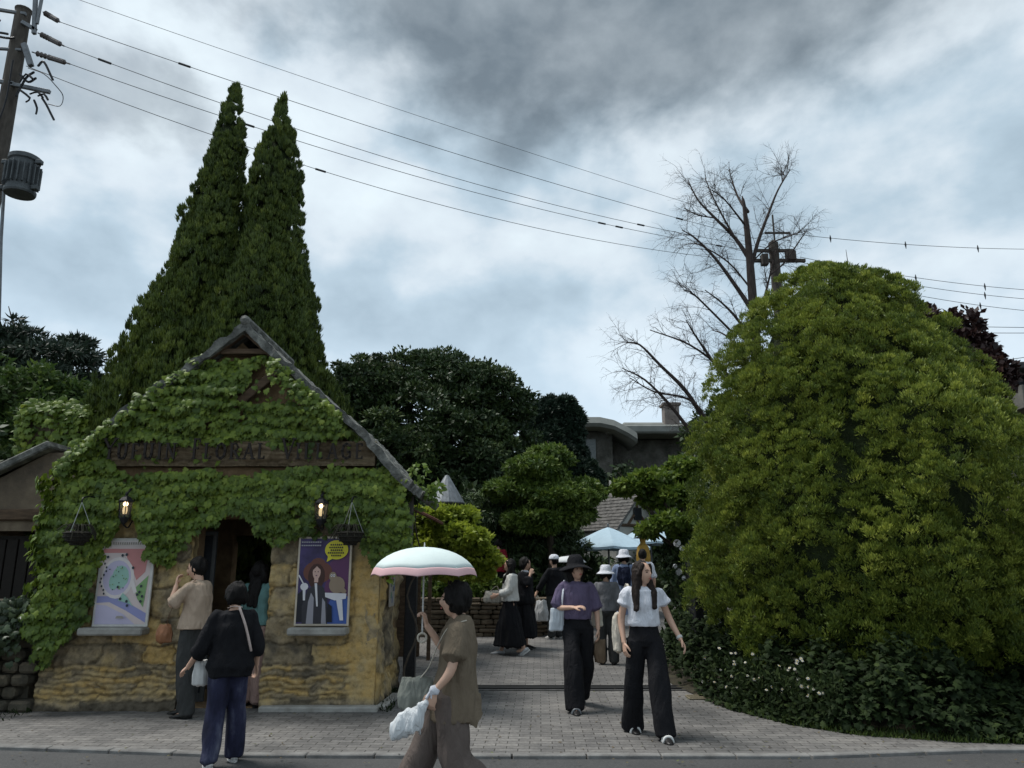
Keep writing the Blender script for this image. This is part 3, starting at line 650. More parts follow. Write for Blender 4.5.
def clump_leaves(g, centres, outs, cr, per, leaf, width, upbias=.3, stretch=(1, 1, 1), jit=.45, droop=0., cover=.2):
    """centres (m,3), outs (m,3) outward dirs: each clump a dome of pointed leaves facing outward"""
    m = len(centres); cr = np.broadcast_to(cr, m)
    d = unit(g.normal(size=(m, per, 3)) + outs[:, None, :] * 1.0)
    d = unit(d + np.array([0, 0, upbias]))
    rad = cr[:, None, None] * g.uniform(.55, 1.05, (m, per, 1))
    C = centres[:, None, :] + d * rad * np.array(stretch)
    D = unit(d + g.normal(size=(m, per, 3)) * jit + np.array([0, 0, upbias * 1.2 - droop]))
    N = unit(g.normal(size=(m, per, 3)) * .7 + d)
    n = m * per; C = C.reshape(n, 3); D = D.reshape(n, 3); N = N.reshape(n, 3)
    return C, D, N, leaf * g.uniform(.6, 1.3, n), width * g.uniform(.7, 1.3, n)
def core_mesh(name, prof, c, seed, mat, parent, seg=28, amp=.12):
    """opaque inner mass added behind the leaves to block light"""
    V, F = lathe(prof, c, seg); V = np.array(V); nz = Noise(seed, .9)
    V[:, :2] = np.array(c)[:2] + (V[:, :2] - np.array(c)[:2]) * (1 + amp * nz(V))[:, None]
    return V, F
INNER = mat_noise('light_block_core', [(.3, (.012, .018, .006)), (.7, (.035, .052, .014))], 8, .95, 1.0, 25, bdist=.05)  # dark colour of the opaque core added inside crowns to block light
def trunk_mb(mb, base, top, r0, r1, lean=0.0, seed=0, seg=10):
    g = random.Random(seed); n = 6; pts = []; rs = []
    for i in range(n + 1):
        t = i / n; pts.append(tuple(base[k] + (top[k] - base[k]) * t + (g.uniform(-1, 1) * lean * math.sin(t * 3.1) if k < 2 else 0) for k in range(3))); rs.append(r0 * (1 - t) + r1 * t + (r0 * .35 if i == 0 else 0))
    mb.tube(pts, rs, seg, sub=3)
# ---- profile conifers (bush and cypress)
def prof_r(prof, z): return np.interp(z, [p[0] for p in prof], [p[1] for p in prof])
def conifer(name, label, cat, base, prof, mat, n_cl, cr, per, leaf, width, seed, upbias=.35, stretch=(1, 1, 1), group=None, jit=.45, amp=.1, back=.35, lean=(0, 0), corek=.8, tone=None, sub_=9, depth=.86, tf=(.30, .5)):
    g = np.random.default_rng(seed); t = thing(name, label, cat, base, 0, group); b = np.array(base, float)
    z0, z1 = prof[0][0], prof[-1][0]
    mb = MB(); trunk_mb(mb, base, (base[0] + lean[0], base[1] + lean[1], base[2] + z1 * .93), .05 + .02 * z1, .015, 0, seed); mb.build('trunk', BARK, t, True)
    zs = np.linspace(z0, z1, 400); w = np.maximum(prof_r(prof, zs), .02) + .12; cdf = np.cumsum(w); cdf /= cdf[-1]
    i_ = np.arange(n_cl); z = np.interp((i_ * .7548776662 + .5 + g.normal(0, .006, n_cl)) % 1, cdf, zs); th = 2 * math.pi * ((i_ * .5698402910 + g.normal(0, .006, n_cl)) % 1)   # evenly spread boughs
    keep = (np.sin(th) < .35) | (g.random(n_cl) < back); z, th = z[keep], th[keep]    # fewer clumps on the far side
    nz = Noise(seed, 1.1); q = np.stack([np.cos(th), np.sin(th), z], 1)
    r = prof_r(prof, z) * (1 + amp * nz(q * np.array([2, 2, 1.]))) * g.uniform(depth, 1.03, len(z)) - cr * .55
    r = np.maximum(r, 0)
    lx = lean[0] * z / z1; ly = lean[1] * z / z1
    C = b + np.stack([np.cos(th) * r + lx, np.sin(th) * r + ly, z], 1)
    slope = -(prof_r(prof, z + .15) - prof_r(prof, z - .15)) / .3
    O = unit(np.stack([np.cos(th), np.sin(th), np.clip(slope, -.6, 1.6)], 1))
    cs = cr * g.uniform(.65, 1.25, len(z)) * np.clip(prof_r(prof, z) / (prof_r(prof, z).max() * .35), .45, 1)
    # each bough carries smaller tufts on its outer face
    m = len(C); tuft = sub_; dd = unit(g.normal(size=(m, tuft, 3)) * .75 + O[:, None, :] + [0, 0, .35]); C2 = (C[:, None, :] + dd * cs[:, None, None] * np.array(stretch) * g.uniform(.75, 1.1, (m, tuft, 1))).reshape(-1, 3); O2 = dd.reshape(-1, 3)
    cs2 = np.repeat(cs, tuft) * g.uniform(tf[0], tf[1], m * tuft); c_, D, N, Ln, Wd = clump_leaves(g, C2, O2, cs2, per, leaf, width, upbias, stretch, jit)
    V, F = leaves_quads(c_, D, N, Ln, Wd)
    v = np.clip(np.repeat(np.repeat(g.normal(.5, .10, m), tuft) + g.normal(0, .12, m * tuft), per) + g.normal(0, .12, m * tuft * per), 0, 1)
    if tone is not None: v = np.clip(v + tone(c_ - b), 0, 1)
    o = foliage('crown', V, F, v, mat, t)
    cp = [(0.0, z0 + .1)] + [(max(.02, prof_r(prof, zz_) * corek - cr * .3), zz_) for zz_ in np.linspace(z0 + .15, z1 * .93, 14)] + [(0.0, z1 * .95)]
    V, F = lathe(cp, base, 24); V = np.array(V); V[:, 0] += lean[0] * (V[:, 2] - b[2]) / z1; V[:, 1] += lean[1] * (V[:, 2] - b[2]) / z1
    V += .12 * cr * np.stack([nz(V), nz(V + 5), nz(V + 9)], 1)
    mesh_np('light_block_core', V, F, INNER, t, True)  # solid core added inside the foliage so light cannot pass through
    return t
BUSHM = mat_leaf('bush_leaf', [(0, (.045, .075, .013)), (.4, (.120, .165, .024)), (.7, (.235, .28, .040)), (1, (.42, .45, .08))])
CYPM = mat_leaf('cypress_leaf', [(0, (.028, .048, .010)), (.5, (.070, .105, .016)), (1, (.16, .195, .030))], trans=.2)
bush = conifer('conifer_bush', 'huge rounded yellow-green conifer bush filling the right side by the road', 'bush', (4.72, 10.25, 0),
    [(.5, 1.45), (.9, 1.8), (1.6, 2.05), (2.3, 2.06), (2.9, 1.96), (3.5, 1.76), (4.1, 1.50), (4.6, 1.22), (5.0, .95), (5.4, .60), (5.75, .18)], BUSHM, 1200, .225, 62, .044, .0062, 11, upbias=.8, amp=.075, jit=.42, back=.2, corek=.82, sub_=16, depth=.79, tf=(.24, .40), lean=(-.30, 0))
C1 = [(.5, 1.5), (2, 1.95), (3.2, 1.9), (4.4, 1.42), (5.2, 1.08), (6.25, .76), (7.2, .60), (8.15, .46), (8.9, .38), (9.6, .28), (10.1, .18), (10.5, .06)]
C2 = [(.5, 1.2), (2, 1.6), (3.2, 1.6), (4.4, 1.25), (5.0, 1.08), (5.9, .84), (6.6, .56), (7.2, .45), (8.2, .45), (8.8, .38), (9.3, .28), (9.7, .17), (10.1, .05)]
b1 = P(190, 400, 13.1).x
conifer('cypress_tree', 'taller of the two dark cypresses behind the hut, widest at its left foot', 'tree', (P(232, 82, 13).x - .32, 13.2, .08), C1, CYPM, 1900, .15, 46, .095, .0085, 21, upbias=1.3, stretch=(1, 1, 2.3), amp=.05, jit=.28, group='cypresses behind the hut', back=.35, lean=(.32, 0), corek=.7)
conifer('cypress_tree', 'shorter right-hand dark cypress behind the roof apex of the hut', 'tree', (P(280, 103, 13).x + .05, 13.0, .08), C2, CYPM, 1600, .15, 46, .095, .0085, 22, upbias=1.3, stretch=(1, 1, 2.3), amp=.05, jit=.28, group='cypresses behind the hut', back=.35)
# ---- broadleaf trees from blobs
def blob_tree(name, label, cat, base, blobs, mat, n_cl, cr, per, leaf, width, seed, upbias=0., droop=.3, trunk=.15, flat=1.0, jit=.9, core=.72, group=None, thick=.3, limbs=True):
    g = np.random.default_rng(seed); t = thing(name, label, cat, base, 0, group)
    B = np.array([b[0] for b in blobs], float); Rr = np.array([b[1] if isinstance(b[1], (tuple, list)) else (b[1],) * 3 for b in blobs], float)
    area = (Rr.prod(1)) ** (2 / 3); pick = g.choice(len(B), n_cl, p=area / area.sum()); d = sphere_pts(g, n_cl)
    far_ = g.random(n_cl) < .16; C = B[pick] + d * Rr[pick] * np.where(far_, g.uniform(1.0, 1.22, n_cl), g.uniform(1 - thick, 1.03, n_cl))[:, None]
    keep = np.ones(n_cl, bool)
    for k in range(len(B)):
        q = (((C - B[k]) / (Rr[k] * .78)) ** 2).sum(1) < 1; keep &= ~(q & (pick != k))
    keep &= (d[:, 1] < .45) | (g.random(n_cl) < .4)
    C, d, far_ = C[keep], d[keep], far_[keep]
    cs = cr * np.where(far_, g.uniform(.35, .7, len(C)), g.uniform(.6, 1.3, len(C)))
    c_, D, N, Ln, Wd = clump_leaves(g, C, unit(d + [0, 0, .3]), cs, per, leaf, width, upbias, (1, 1, flat), jit, droop)
    V, F = leaves_quads(c_, D, N, Ln, Wd); v = np.clip(np.repeat(g.normal(.5, .14, len(C)), per) + g.normal(0, .16, len(C) * per), 0, 1)
    foliage('crown', V, F, v, mat, t)
    mb = MB(); top = B.mean(0); trunk_mb(mb, base, (top[0], top[1], top[2]), trunk, trunk * .5, .1, seed)
    if limbs:
        for k in range(len(B)):
            a = np.array(base) + (top - np.array(base)) * .7; q = B[k]
            mb.tube([tuple(a), tuple((a + q) / 2 + [0, 0, -.1]), tuple(q), tuple(q + (q - a) * .25)], [trunk * .5, trunk * .35, trunk * .2, trunk * .06], 6, sub=3)
    mb.build('trunk', BARK, t, True)
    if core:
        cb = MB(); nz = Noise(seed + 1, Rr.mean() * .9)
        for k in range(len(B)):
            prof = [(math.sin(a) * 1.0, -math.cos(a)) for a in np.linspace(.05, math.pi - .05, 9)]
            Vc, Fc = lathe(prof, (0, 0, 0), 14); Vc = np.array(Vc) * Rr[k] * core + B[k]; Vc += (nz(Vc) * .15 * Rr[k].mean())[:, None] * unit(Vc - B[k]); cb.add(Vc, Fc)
        cb.build('light_block_core', INNER, t, True)  # solid blobs added inside the crown to block light
    return t
def BL(px, py, Y, rx, rz=None, ry=None):
    """blob at a pixel and depth, radii in pixels"""
    c = P(px, py, Y); s = Y / FPX; return (tuple(c), (rx * s, (ry or rx) * s, (rz or rx) * s))
DARKB = mat_leaf('dark_broadleaf', [(0, (.014, .028, .010)), (.6, (.034, .060, .018)), (1, (.09, .125, .034))], trans=.12)
blob_tree('broadleaf_tree', 'big dark broadleaf tree rising behind the right roof slope of the hut', 'tree', (-2.6, 25, .68), [BL(425, 445, 24, 72, 60), BL(368, 392, 24, 36, 30), BL(398, 376, 24.5, 26, 20), BL(440, 378, 24.5, 34, 22), BL(478, 388, 24, 28, 26), BL(505, 405, 24.3, 20, 22), BL(500, 440, 24.5, 30, 36), BL(340, 395, 24, 20, 14), BL(345, 430, 25, 30, 50), BL(450, 470, 23.5, 60, 50), BL(385, 470, 24, 60, 50), BL(505, 470, 25, 35, 45)], DARKB, 1700, .50, 110, .17, .036, 31, upbias=.3, droop=.2, flat=.5, trunk=.3, core=.55, thick=.42)
CONM = mat_leaf('blue_conifer', [(0, (.010, .022, .014)), (.6, (.022, .042, .026)), (1, (.05, .08, .045))], trans=.1)
c = P(556, 397, 29)
conifer('young_conifer', 'small pointed dark conifer in front of the modern house roof', 'tree', (c.x, 29, .88), [(1, 1.5), (3, 1.4), (4.5, 1.15), (5.5, .85), (6.4, .62), (7.2, .36), (7.7, .12), (c.z - 1.1, .02)], CONM, 560, .24, 70, .18, .025, 33, upbias=-.1, amp=.2)
CEDM = mat_leaf('cedar_leaf', [(0, (.018, .036, .014)), (.6, (.040, .068, .023)), (1, (.085, .125, .035))], trans=.12)
blob_tree('cedar_tree', 'wide dark drooping cedar in layers behind the courtyard planter', 'tree', (.6, 20.5, .47), [BL(505, 515, 20, 50, 20), BL(530, 540, 20, 42, 30), BL(480, 545, 20.5, 50, 34), BL(515, 580, 20, 50, 36), BL(465, 585, 20, 40, 34)], CEDM, 900, .34, 110, .16, .02, 35, upbias=-.1, droop=.7, flat=.45, trunk=.22, core=.75)
MIDM = mat_leaf('mid_maple', [(0, (.035, .07, .012)), (.5, (.085, .135, .022)), (1, (.18, .24, .045))], trans=.25)
blob_tree('maple_tree', 'mid-green layered maple below the pointed dark conifer', 'tree', (.9, 19.0, .38), [BL(535, 472, 18.8, 26, 14), BL(518, 490, 18.8, 26, 12), BL(560, 498, 18.6, 30, 12), BL(570, 516, 18.6, 18, 8), BL(548, 458, 19, 18, 9), BL(582, 492, 19, 16, 10), BL(535, 520, 18.5, 26, 10)], MIDM, 560, .2, 90, .13, .026, 37, upbias=0, droop=.3, flat=.4, trunk=.12, core=.6)
YELM = mat_leaf('lime_maple', [(0, (.11, .16, .016)), (.5, (.25, .31, .03)), (1, (.42, .48, .07))], trans=.4)
blob_tree('lime_maple', 'bright yellow-green maple between the hut eave and the courtyard planter', 'tree', (-1.15, 15.5, .21), [BL(436, 520, 14.8, 22, 11), BL(464, 538, 14.6, 22, 10), BL(436, 545, 14.8, 22, 13), BL(484, 556, 14.6, 12, 6), BL(460, 518, 15, 12, 8), BL(450, 566, 15.2, 22, 8), BL(424, 535, 15, 14, 10), BL(476, 572, 14.8, 10, 5)], YELM, 330, .13, 55, .11, .036, 39, upbias=.1, droop=.5, flat=.6, trunk=.06, core=.5)
# vine tendrils climbing over the eave
blob_tree('eave_vine', 'pale green vine shoots curling over the right eave end of the hut roof', 'vine', (-1.28, 9.9, 0), [BL(420, 478, 9.7, 7, 10), BL(431, 492, 9.7, 8, 8), BL(412, 500, 9.8, 7, 12)], mat_leaf('vine_leaf', [(0, (.05, .10, .02)), (1, (.20, .28, .06))], trans=.4), 26, .05, 9, .09, .03, 40, trunk=.015, core=0, limbs=False, droop=.6)
MAPM = mat_leaf('maple_leaf', [(0, (.05, .09, .014)), (.5, (.10, .155, .022)), (1, (.22, .28, .05))], trans=.35)
blob_tree('maple_tree', 'fresh green maple reaching from behind the big bush over the umbrellas', 'tree', (4.2, 14.5, .16), [BL(655, 480, 14.3, 22, 7), BL(632, 487, 14.2, 16, 4), BL(680, 498, 14, 18, 10), BL(654, 500, 14.3, 12, 4), BL(685, 472, 14.5, 18, 12), BL(672, 522, 13.4, 14, 6), BL(652, 529, 13.4, 10, 3), BL(696, 540, 13.5, 12, 16)], MAPM, 230, .12, 55, .12, .035, 41, droop=.5, flat=.4, trunk=.09, core=.0)
LCON = mat_leaf('left_conifer', [(0, (.012, .022, .014)), (.7, (.026, .044, .026)), (1, (.05, .075, .04))], trans=.1)
blob_tree('fir_tree', 'dark fir with ragged level branches at the far left skyline', 'tree', (-15.5, 27, .8), [BL(25, 345, 26, 30, 10), BL(45, 360, 26, 48, 10), BL(20, 375, 26, 40, 14), BL(75, 352, 26.5, 18, 9), BL(50, 385, 26, 50, 14), BL(15, 330, 26.5, 12, 8), BL(-20, 370, 26, 40, 40), BL(85, 375, 26, 12, 10)], LCON, 420, .42, 60, .30, .035, 43, upbias=.1, droop=.3, flat=.35, trunk=.25, core=.0)
GRN = mat_leaf('green_shrub', [(0, (.025, .05, .012)), (.5, (.05, .09, .02)), (1, (.11, .16, .035))], trans=.25)
blob_tree('garden_tree', 'round mid-green garden tree beyond the brown outbuilding at the left edge', 'tree', (-12.5, 20, .44), [BL(25, 405, 19, 38, 26), BL(70, 408, 19.5, 32, 22), BL(0, 430, 19, 40, 40), BL(60, 440, 19, 50, 40), BL(-30, 400, 19, 40, 40), BL(92, 412, 20, 14, 20)], GRN, 460, .36, 80, .2, .04, 45, droop=.3, trunk=.16, core=.7)
REDM = mat_leaf('purple_leaf', [(0, (.016, .008, .008)), (.6, (.038, .018, .017)), (1, (.085, .045, .035))], trans=.15)
blob_tree('purple_tree', 'dark purple-leaved tree peeping over the right shoulder of the big bush', 'tree', (10.2, 17.5, .3), [BL(915, 335, 17, 26, 18), BL(950, 345, 17, 30, 26), BL(970, 380, 17, 30, 34), BL(905, 318, 17.5, 16, 10), BL(940, 400, 17, 50, 50)], REDM, 380, .26, 60, .17, .055, 47, droop=.2, trunk=.14, core=.6)
blob_tree('pine_sapling', 'dark pine tip showing just over the crest of the big bush', 'tree', (6.9, 14.5, .16), [BL(852, 292, 14, 14, 12), BL(862, 310, 14, 22, 20), BL(850, 278, 14, 7, 7)], CONM, 70, .16, 60, .13, .02, 48, upbias=.5, trunk=.07, core=.5)
# dark garden trees behind the courtyard
blob_tree('shade_tree', 'dense dark shade tree closing the view right of the modern house', 'tree', (6.5, 31, .98), [BL(690, 500, 30, 50, 26), BL(740, 450, 30, 50, 40), BL(690, 540, 30, 60, 40), BL(640, 560, 31, 50, 30), BL(780, 470, 30, 70, 70)], DARKB, 420, .6, 80, .3, .06, 49, trunk=.3, core=.8)
blob_tree('shade_tree', 'dense dark shade tree behind the planter and the red jacket person', 'tree', (-2.2, 23.5, .6), [BL(470, 560, 22.5, 80, 60), BL(420, 560, 23, 50, 60), BL(390, 520, 24, 60, 60), BL(550, 590, 23, 60, 40)], DARKB, 520, .42, 80, .24, .05, 51, trunk=.25, core=.85)
blob_tree('shade_tree', 'dense dark tree seen low through the gateway, right behind the umbrellas', 'tree', (5.2, 28, .83), [BL(660, 590, 27, 60, 55), BL(720, 570, 26, 60, 80), BL(600, 590, 28, 60, 50)], DARKB, 420, .42, 80, .24, .05, 52, trunk=.25, core=.85)
blob_tree('hedge', 'clipped dark hedge behind the dark outbuilding at the left edge', 'hedge', (-12, 15.5, .2), [BL(-40, 500, 15, 60, 60), BL(30, 520, 15, 50, 60), BL(90, 500, 15, 50, 60)], DARKB, 240, .32, 80, .2, .05, 53, trunk=.1, core=.85)
blob_tree('planter_shrub', 'low leafy green shrub growing on the stone planter left of the walkers', 'shrub', (-1.2, 17.2, .95), [BL(440, 592, 17, 20, 12), BL(468, 592, 17, 22, 12), BL(490, 592, 17, 14, 11), BL(420, 596, 17, 16, 10)], MIDM, 150, .13, 50, .12, .035, 54, trunk=.04, core=.7)

# ---- ivy
IVYM = mat_leaf('ivy_leaf', [(0, (.045, .080, .012)), (.45, (.105, .16, .019)), (.8, (.19, .25, .030)), (1, (.29, .35, .06))], rough=.5, trans=.22)
def in_poly(x, y, poly):
    c = np.zeros(len(x), bool); n = len(poly)
    for i in range(n):
        x0, y0 = poly[i]; x1, y1 = poly[(i + 1) % n]
        c ^= ((y0 > y) != (y1 > y)) & (x < (x1 - x0) * (y - y0) / ((y1 - y0) if y1 != y0 else 1e-9) + x0)
    return c
def pxz(pts, Y=9.5): return [(P(a, b, Y).x, P(a, b, Y).z) for a, b in pts]
ivy = thing('climbing_ivy', 'lush green climbing ivy covering the gable and upper front of the hut', 'climbing plant', (-3.55, 9.58, 0))
OUTL = pxz([(224, 358), (236, 357), (282, 356), (300, 381), (336, 413), (365, 438), (388, 462), (404, 478), (413, 492), (412, 545), (407, 560), (400, 570), (386, 563), (372, 550), (352, 540), (330, 538), (300, 536), (288, 540), (270, 543), (258, 535), (245, 523), (232, 516), (218, 516), (204, 524), (194, 536), (184, 552), (172, 562), (160, 556), (152, 541), (146, 530), (126, 528), (116, 534), (104, 541), (98, 575), (92, 605), (86, 626), (72, 632), (60, 648), (52, 668), (42, 662), (46, 600), (42, 560), (44, 520), (54, 485), (66, 462), (96, 432), (124, 412), (162, 385), (196, 362), (212, 352)])
HOLES = [pxz([(262, 360), (292, 372), (308, 396), (300, 403), (262, 405), (240, 398), (250, 378)]), pxz([(104, 440), (326, 437), (340, 430), (374, 426), (392, 466), (240, 470), (106, 468)], 9.3), pxz([(118, 492), (133, 492), (133, 528), (118, 528)], 9.3), pxz([(314, 494), (329, 494), (329, 536), (314, 536)], 9.3)]
g = np.random.default_rng(77)
xs = [p[0] for p in OUTL]; zs_ = [p[1] for p in OUTL]; n = 25000
X = g.uniform(min(xs), max(xs), n); Z = g.uniform(min(zs_), max(zs_), n)
wob = Noise(5, .35); q = np.stack([X, 0 * X, Z], 1); dx = .05 * wob(q); dz = .05 * wob(q + 11)
k = in_poly(X + dx, Z + dz, OUTL)
for h in HOLES: k &= ~in_poly(X + dx * .5, Z + dz * .5, h) | (g.random(n) < .035)
X, Z = X[k], Z[k]; n = len(X); q = np.stack([X, 0 * X, Z], 1)
bil = .09 + .05 * Noise(6, .8)(q) + .035 * Noise(7, .25)(q) + .045 * np.sin(Z * 2 * math.pi / .21 + 1.5 * Noise(8, .7)(q)) + g.uniform(-.05, .03, n)
leftb = np.clip((-4.95 - X) / .5, 0, 1) * np.clip((2.3 - Z) / .4, 0, 1); bil += .07 * leftb
Y = 9.50 - np.clip(bil, 0, .5); C = np.stack([X, Y, Z], 1)
D = unit(np.stack([g.normal(0, .42, n), -.22 + g.normal(0, .22, n), -1 + g.normal(0, .25, n)], 1)); N = unit(np.stack([g.normal(0, .3, n), -1 + 0 * X, .55 + g.normal(0, .3, n)], 1))
V, F = leaves_lobed(C, D, N, g.uniform(.045, .105, n)); v = np.clip(.45 + .10 * Noise(9, .6)(q) + g.normal(0, .17, n), 0, 1)
foliage('front_leaves', V, F, v, IVYM, ivy)
# ivy on the left flank, right flank and roof verge
def ivy_patch(name, n, fn, seed, parent, size=(.06, .12), nrm=(0, -1, .5)):
    g = np.random.default_rng(seed); C = fn(g, n); n = len(C); C = C + g.normal(0, .03, (n, 3))
    N = unit(np.array(nrm) + g.normal(0, .3, (n, 3))); D = unit(np.array([0, 0, -1.]) + g.normal(0, .35, (n, 3)) + np.array(nrm) * .2)
    V, F = leaves_lobed(C, D, N, g.uniform(*size, n)); v = np.clip(.45 + g.normal(0, .2, n), 0, 1); return foliage(name, V, F, v, IVYM, parent)
def f_left(g, n):
    y = g.uniform(9.3, 11.3, n); z = g.uniform(.9, 2.75, n); return np.stack([-5.58 - .12 * g.random(n) - .1 * np.sin(z * 9 + y * 3) * .5, y, z], 1)
ivy_patch('flank_leaves', 2600, f_left, 1, ivy, nrm=(-1, -.2, .5))
def f_right(g, n):
    y = g.uniform(9.35, 10.0, n); z = g.uniform(1.45, 2.55, n); k = z > 1.5 + .35 * np.abs(np.sin(y * 9)) ; y, z = y[k], z[k]
    return np.stack([-1.53 + .08 * g.random(len(y)), y, z], 1)
ivy_patch('flank_leaves', 900, f_right, 2, ivy, nrm=(1, -.4, .5))
def f_verge(g, n):
    pts = [P(*p, 9.28) for p in [(60, 462), (78, 447), (103, 424), (140, 397), (165, 379), (196, 358)]]
    t = g.random(n) ** 1.3 * (len(pts) - 1); i = np.minimum(t.astype(int), len(pts) - 2); a = np.array([pts[k] for k in i]); b = np.array([pts[k + 1] for k in i])
    c = a + (b - a) * (t - i)[:, None]; c[:, 2] -= g.random(n) * .12; c[:, 1] += g.random(n) * .15 - .02; keep = g.random(n) < np.clip(1.1 - t / 5.2, .1, 1); return c[keep]
ivy_patch('verge_leaves', 900, f_verge, 3, ivy, size=(.05, .10), nrm=(0, -1, .8))
def f_verge2(g, n):
    pts = [P(*p, 9.26) for p in [(268, 352), (290, 374), (315, 398), (338, 418)]]; t = g.random(n) * 3; i = np.minimum(t.astype(int), 2); a = np.array([pts[k] for k in i]); b = np.array([pts[k + 1] for k in i])
    c = a + (b - a) * (t - i)[:, None]; c[:, 2] -= g.random(n) ** 2 * .25 + .02; return c
ivy_patch('verge_leaves', 220, f_verge2, 4, ivy, size=(.05, .09))

# ---- outbuilding, chimney with ivy, low rubble wall at the left edge
ob = thing('outbuilding', 'brown outbuilding with a dark opening at the left edge beside the hut', 'outbuilding', (-7.4, 11.0, 0))
BRP = mat_noise('brown_wall', [(.3, (.075, .06, .045)), (.55, (.15, .115, .08)), (.75, (.22, .175, .12))], 2.5, .95, .7, 18, bdist=.02)
b = MB(); zc = P(30, 512, 11).z
b.box((-5.95, 11.0, 1.6), (.5, .25, 2.9)); b.box((-9.9, 11.0, 1.4), (4.0, .25, 2.8)); b.box((-7.05, 11.0, zc + .35), (1.7, .25, .70))
A = P(0, 478, 11); B_ = P(55, 452, 11)
V = [(-9, A.z - .75), (-5.7, A.z - .75), (-5.7, B_.z - .02), (B_.x, B_.z - .03), (A.x, A.z - .03), (-9, A.z - 1.0)]
vv = [(x, 10.87, z) for x, z in V] + [(x, 11.1, z) for x, z in V]; b.add(vv, [tuple(range(5, -1, -1)), tuple(range(6, 12))])
b.box((-7.4, 12.8, 1.4), (3.4, .2, 2.8)); b.build('wall', BRP, ob)
b = MB(); mid = (A + B_) / 2; an = math.atan2(B_.z - A.z, B_.x - A.x); b.box((mid.x - .55, 12.0, mid.z + .04 - .55 * math.tan(an)), ((B_ - A).length + 1.4, 2.6, .11), ry=-an, bev=.02); b.build('roof', SLATE, ob)
b = MB(); b.box((-7.05, 10.98, zc - .05), (1.75, .36, .16), bev=.02); b.box((-7.75, 10.9, 1.2), (.16, .2, 2.3), bev=.01); b.build('lintel_beam', WOOD_DARK, ob)
b = MB(); b.box((-7.0, 11.1, 1.0), (1.5, .06, 2.1)); 
for k in range(9): b.box((-7.7 + k * .17, 11.05, 1.0), (.15, .04, 2.0), bev=.006)
b.build('opening_fill', mat_plain('opening_shade', (.022, .018, .015), .8, .2), ob)  # near-black boards put in to stand for the shade inside the opening
ch = thing('ivy_chimney', 'square chimney stack smothered in pale ivy above the outbuilding roof', 'chimney', tuple(P(52, 425, 12) * 1))
c = P(52, 430, 12); b = MB(); b.box((c.x, 12.3, c.z - .5), (.95, .8, 1.6), bev=.03); b.build('stack', BRP, ch)
def f_ch(g, n):
    d = sphere_pts(g, n); d[:, 1] = -np.abs(d[:, 1]); p = np.sign(d) * np.abs(d) ** .6; keep = ((p[:, 2] > -.2) | (g.random(n) < .35)) ; p = p[keep]
    return np.array([c.x, 12.25, c.z + .02]) + p * np.array([.55, .5, .42]) * (1 + .1 * np.sin(p[:, :1] * 9))
ivy_patch('leaves', 1500, f_ch, 5, ch, size=(.08, .14), nrm=(0, -1, .9))
wl = thing('rubble_wall', 'low dark rubble stone wall partly hidden by leaves at the left edge', 'wall', (-7.0, 9.3, 0))
RUB = mat_noise('rubble', [(.3, (.035, .032, .026)), (.5, (.085, .075, .055)), (.75, (.17, .145, .10))], 4, .95, .9, 25, bdist=.03)
b = MB(); rg = random.Random(2)
for j in range(9):
    x = -10.5 + rg.random() * .2
    while x < -5.7:
        w_ = rg.uniform(.16, .36); h_ = .135
        b.box((x + w_ / 2, 9.55 + rg.uniform(-.05, .05) + .02 * j, .07 + j * .138), (w_ - .015, .42, h_ - .012), rz=rg.uniform(-.06, .06), bev=.03); x += w_
    
b.build('stones', RUB, wl); b = MB(); b.box((-8.1, 9.72, .58), (4.9, .3, 1.16)); b.build('wall_core', RUB, wl)
DIVY = mat_leaf('dark_ivy', [(0, (.012, .022, .008)), (.6, (.03, .048, .018)), (1, (.09, .12, .06))], rough=.4, trans=.1)
wi = thing('wall_ivy', 'dark ivy and weeds over the rubble wall and ground left of the hut', 'climbing plant', (-6.6, 9.2, 0))
g = np.random.default_rng(15); n = 2600; X = g.uniform(-8.2, -5.62, n); Z = g.uniform(0, 1, n) ** .8 * 1.25; Yv = 9.30 - .25 * (1 - Z / 1.3) + g.normal(0, .05, n); k = (Noise(16, .7)(np.stack([X, Yv, Z], 1)) > -.35); C = np.stack([X, Yv, Z + .04], 1)[k]; n = len(C)
D = unit(np.array([0, -.3, -1.]) + g.normal(0, .5, (n, 3))); N = unit(np.array([0, -1, .6]) + g.normal(0, .4, (n, 3))); V, F = leaves_lobed(C, D, N, g.uniform(.05, .11, n)); foliage('leaves', V, F, np.clip(g.normal(.45, .25, n), 0, 1), DIVY, wi)

# ---- undergrowth below the big bush
def bed_edge(x): return np.interp(x, [2.25, 2.5, 2.9, 3.4, 4.2, 5.2, 7.5, 12], [11.4, 9.6, 8.7, 8.15, 7.85, 7.72, 7.72, 7.9])
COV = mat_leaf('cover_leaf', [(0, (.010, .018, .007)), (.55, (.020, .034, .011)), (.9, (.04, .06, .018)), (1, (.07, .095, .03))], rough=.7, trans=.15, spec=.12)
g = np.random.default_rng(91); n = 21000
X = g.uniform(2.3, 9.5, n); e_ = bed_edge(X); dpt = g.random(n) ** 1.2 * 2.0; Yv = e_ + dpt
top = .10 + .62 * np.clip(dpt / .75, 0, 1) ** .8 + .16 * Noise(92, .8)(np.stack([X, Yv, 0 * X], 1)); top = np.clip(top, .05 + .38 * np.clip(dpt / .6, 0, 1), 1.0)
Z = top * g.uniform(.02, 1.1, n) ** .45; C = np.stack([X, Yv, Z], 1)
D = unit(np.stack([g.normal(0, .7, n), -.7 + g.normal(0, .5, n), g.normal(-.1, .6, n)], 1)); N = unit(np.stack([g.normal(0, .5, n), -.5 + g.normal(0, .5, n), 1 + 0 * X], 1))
V, F = leaves_lobed(C, D, N, g.uniform(.045, .10, n))
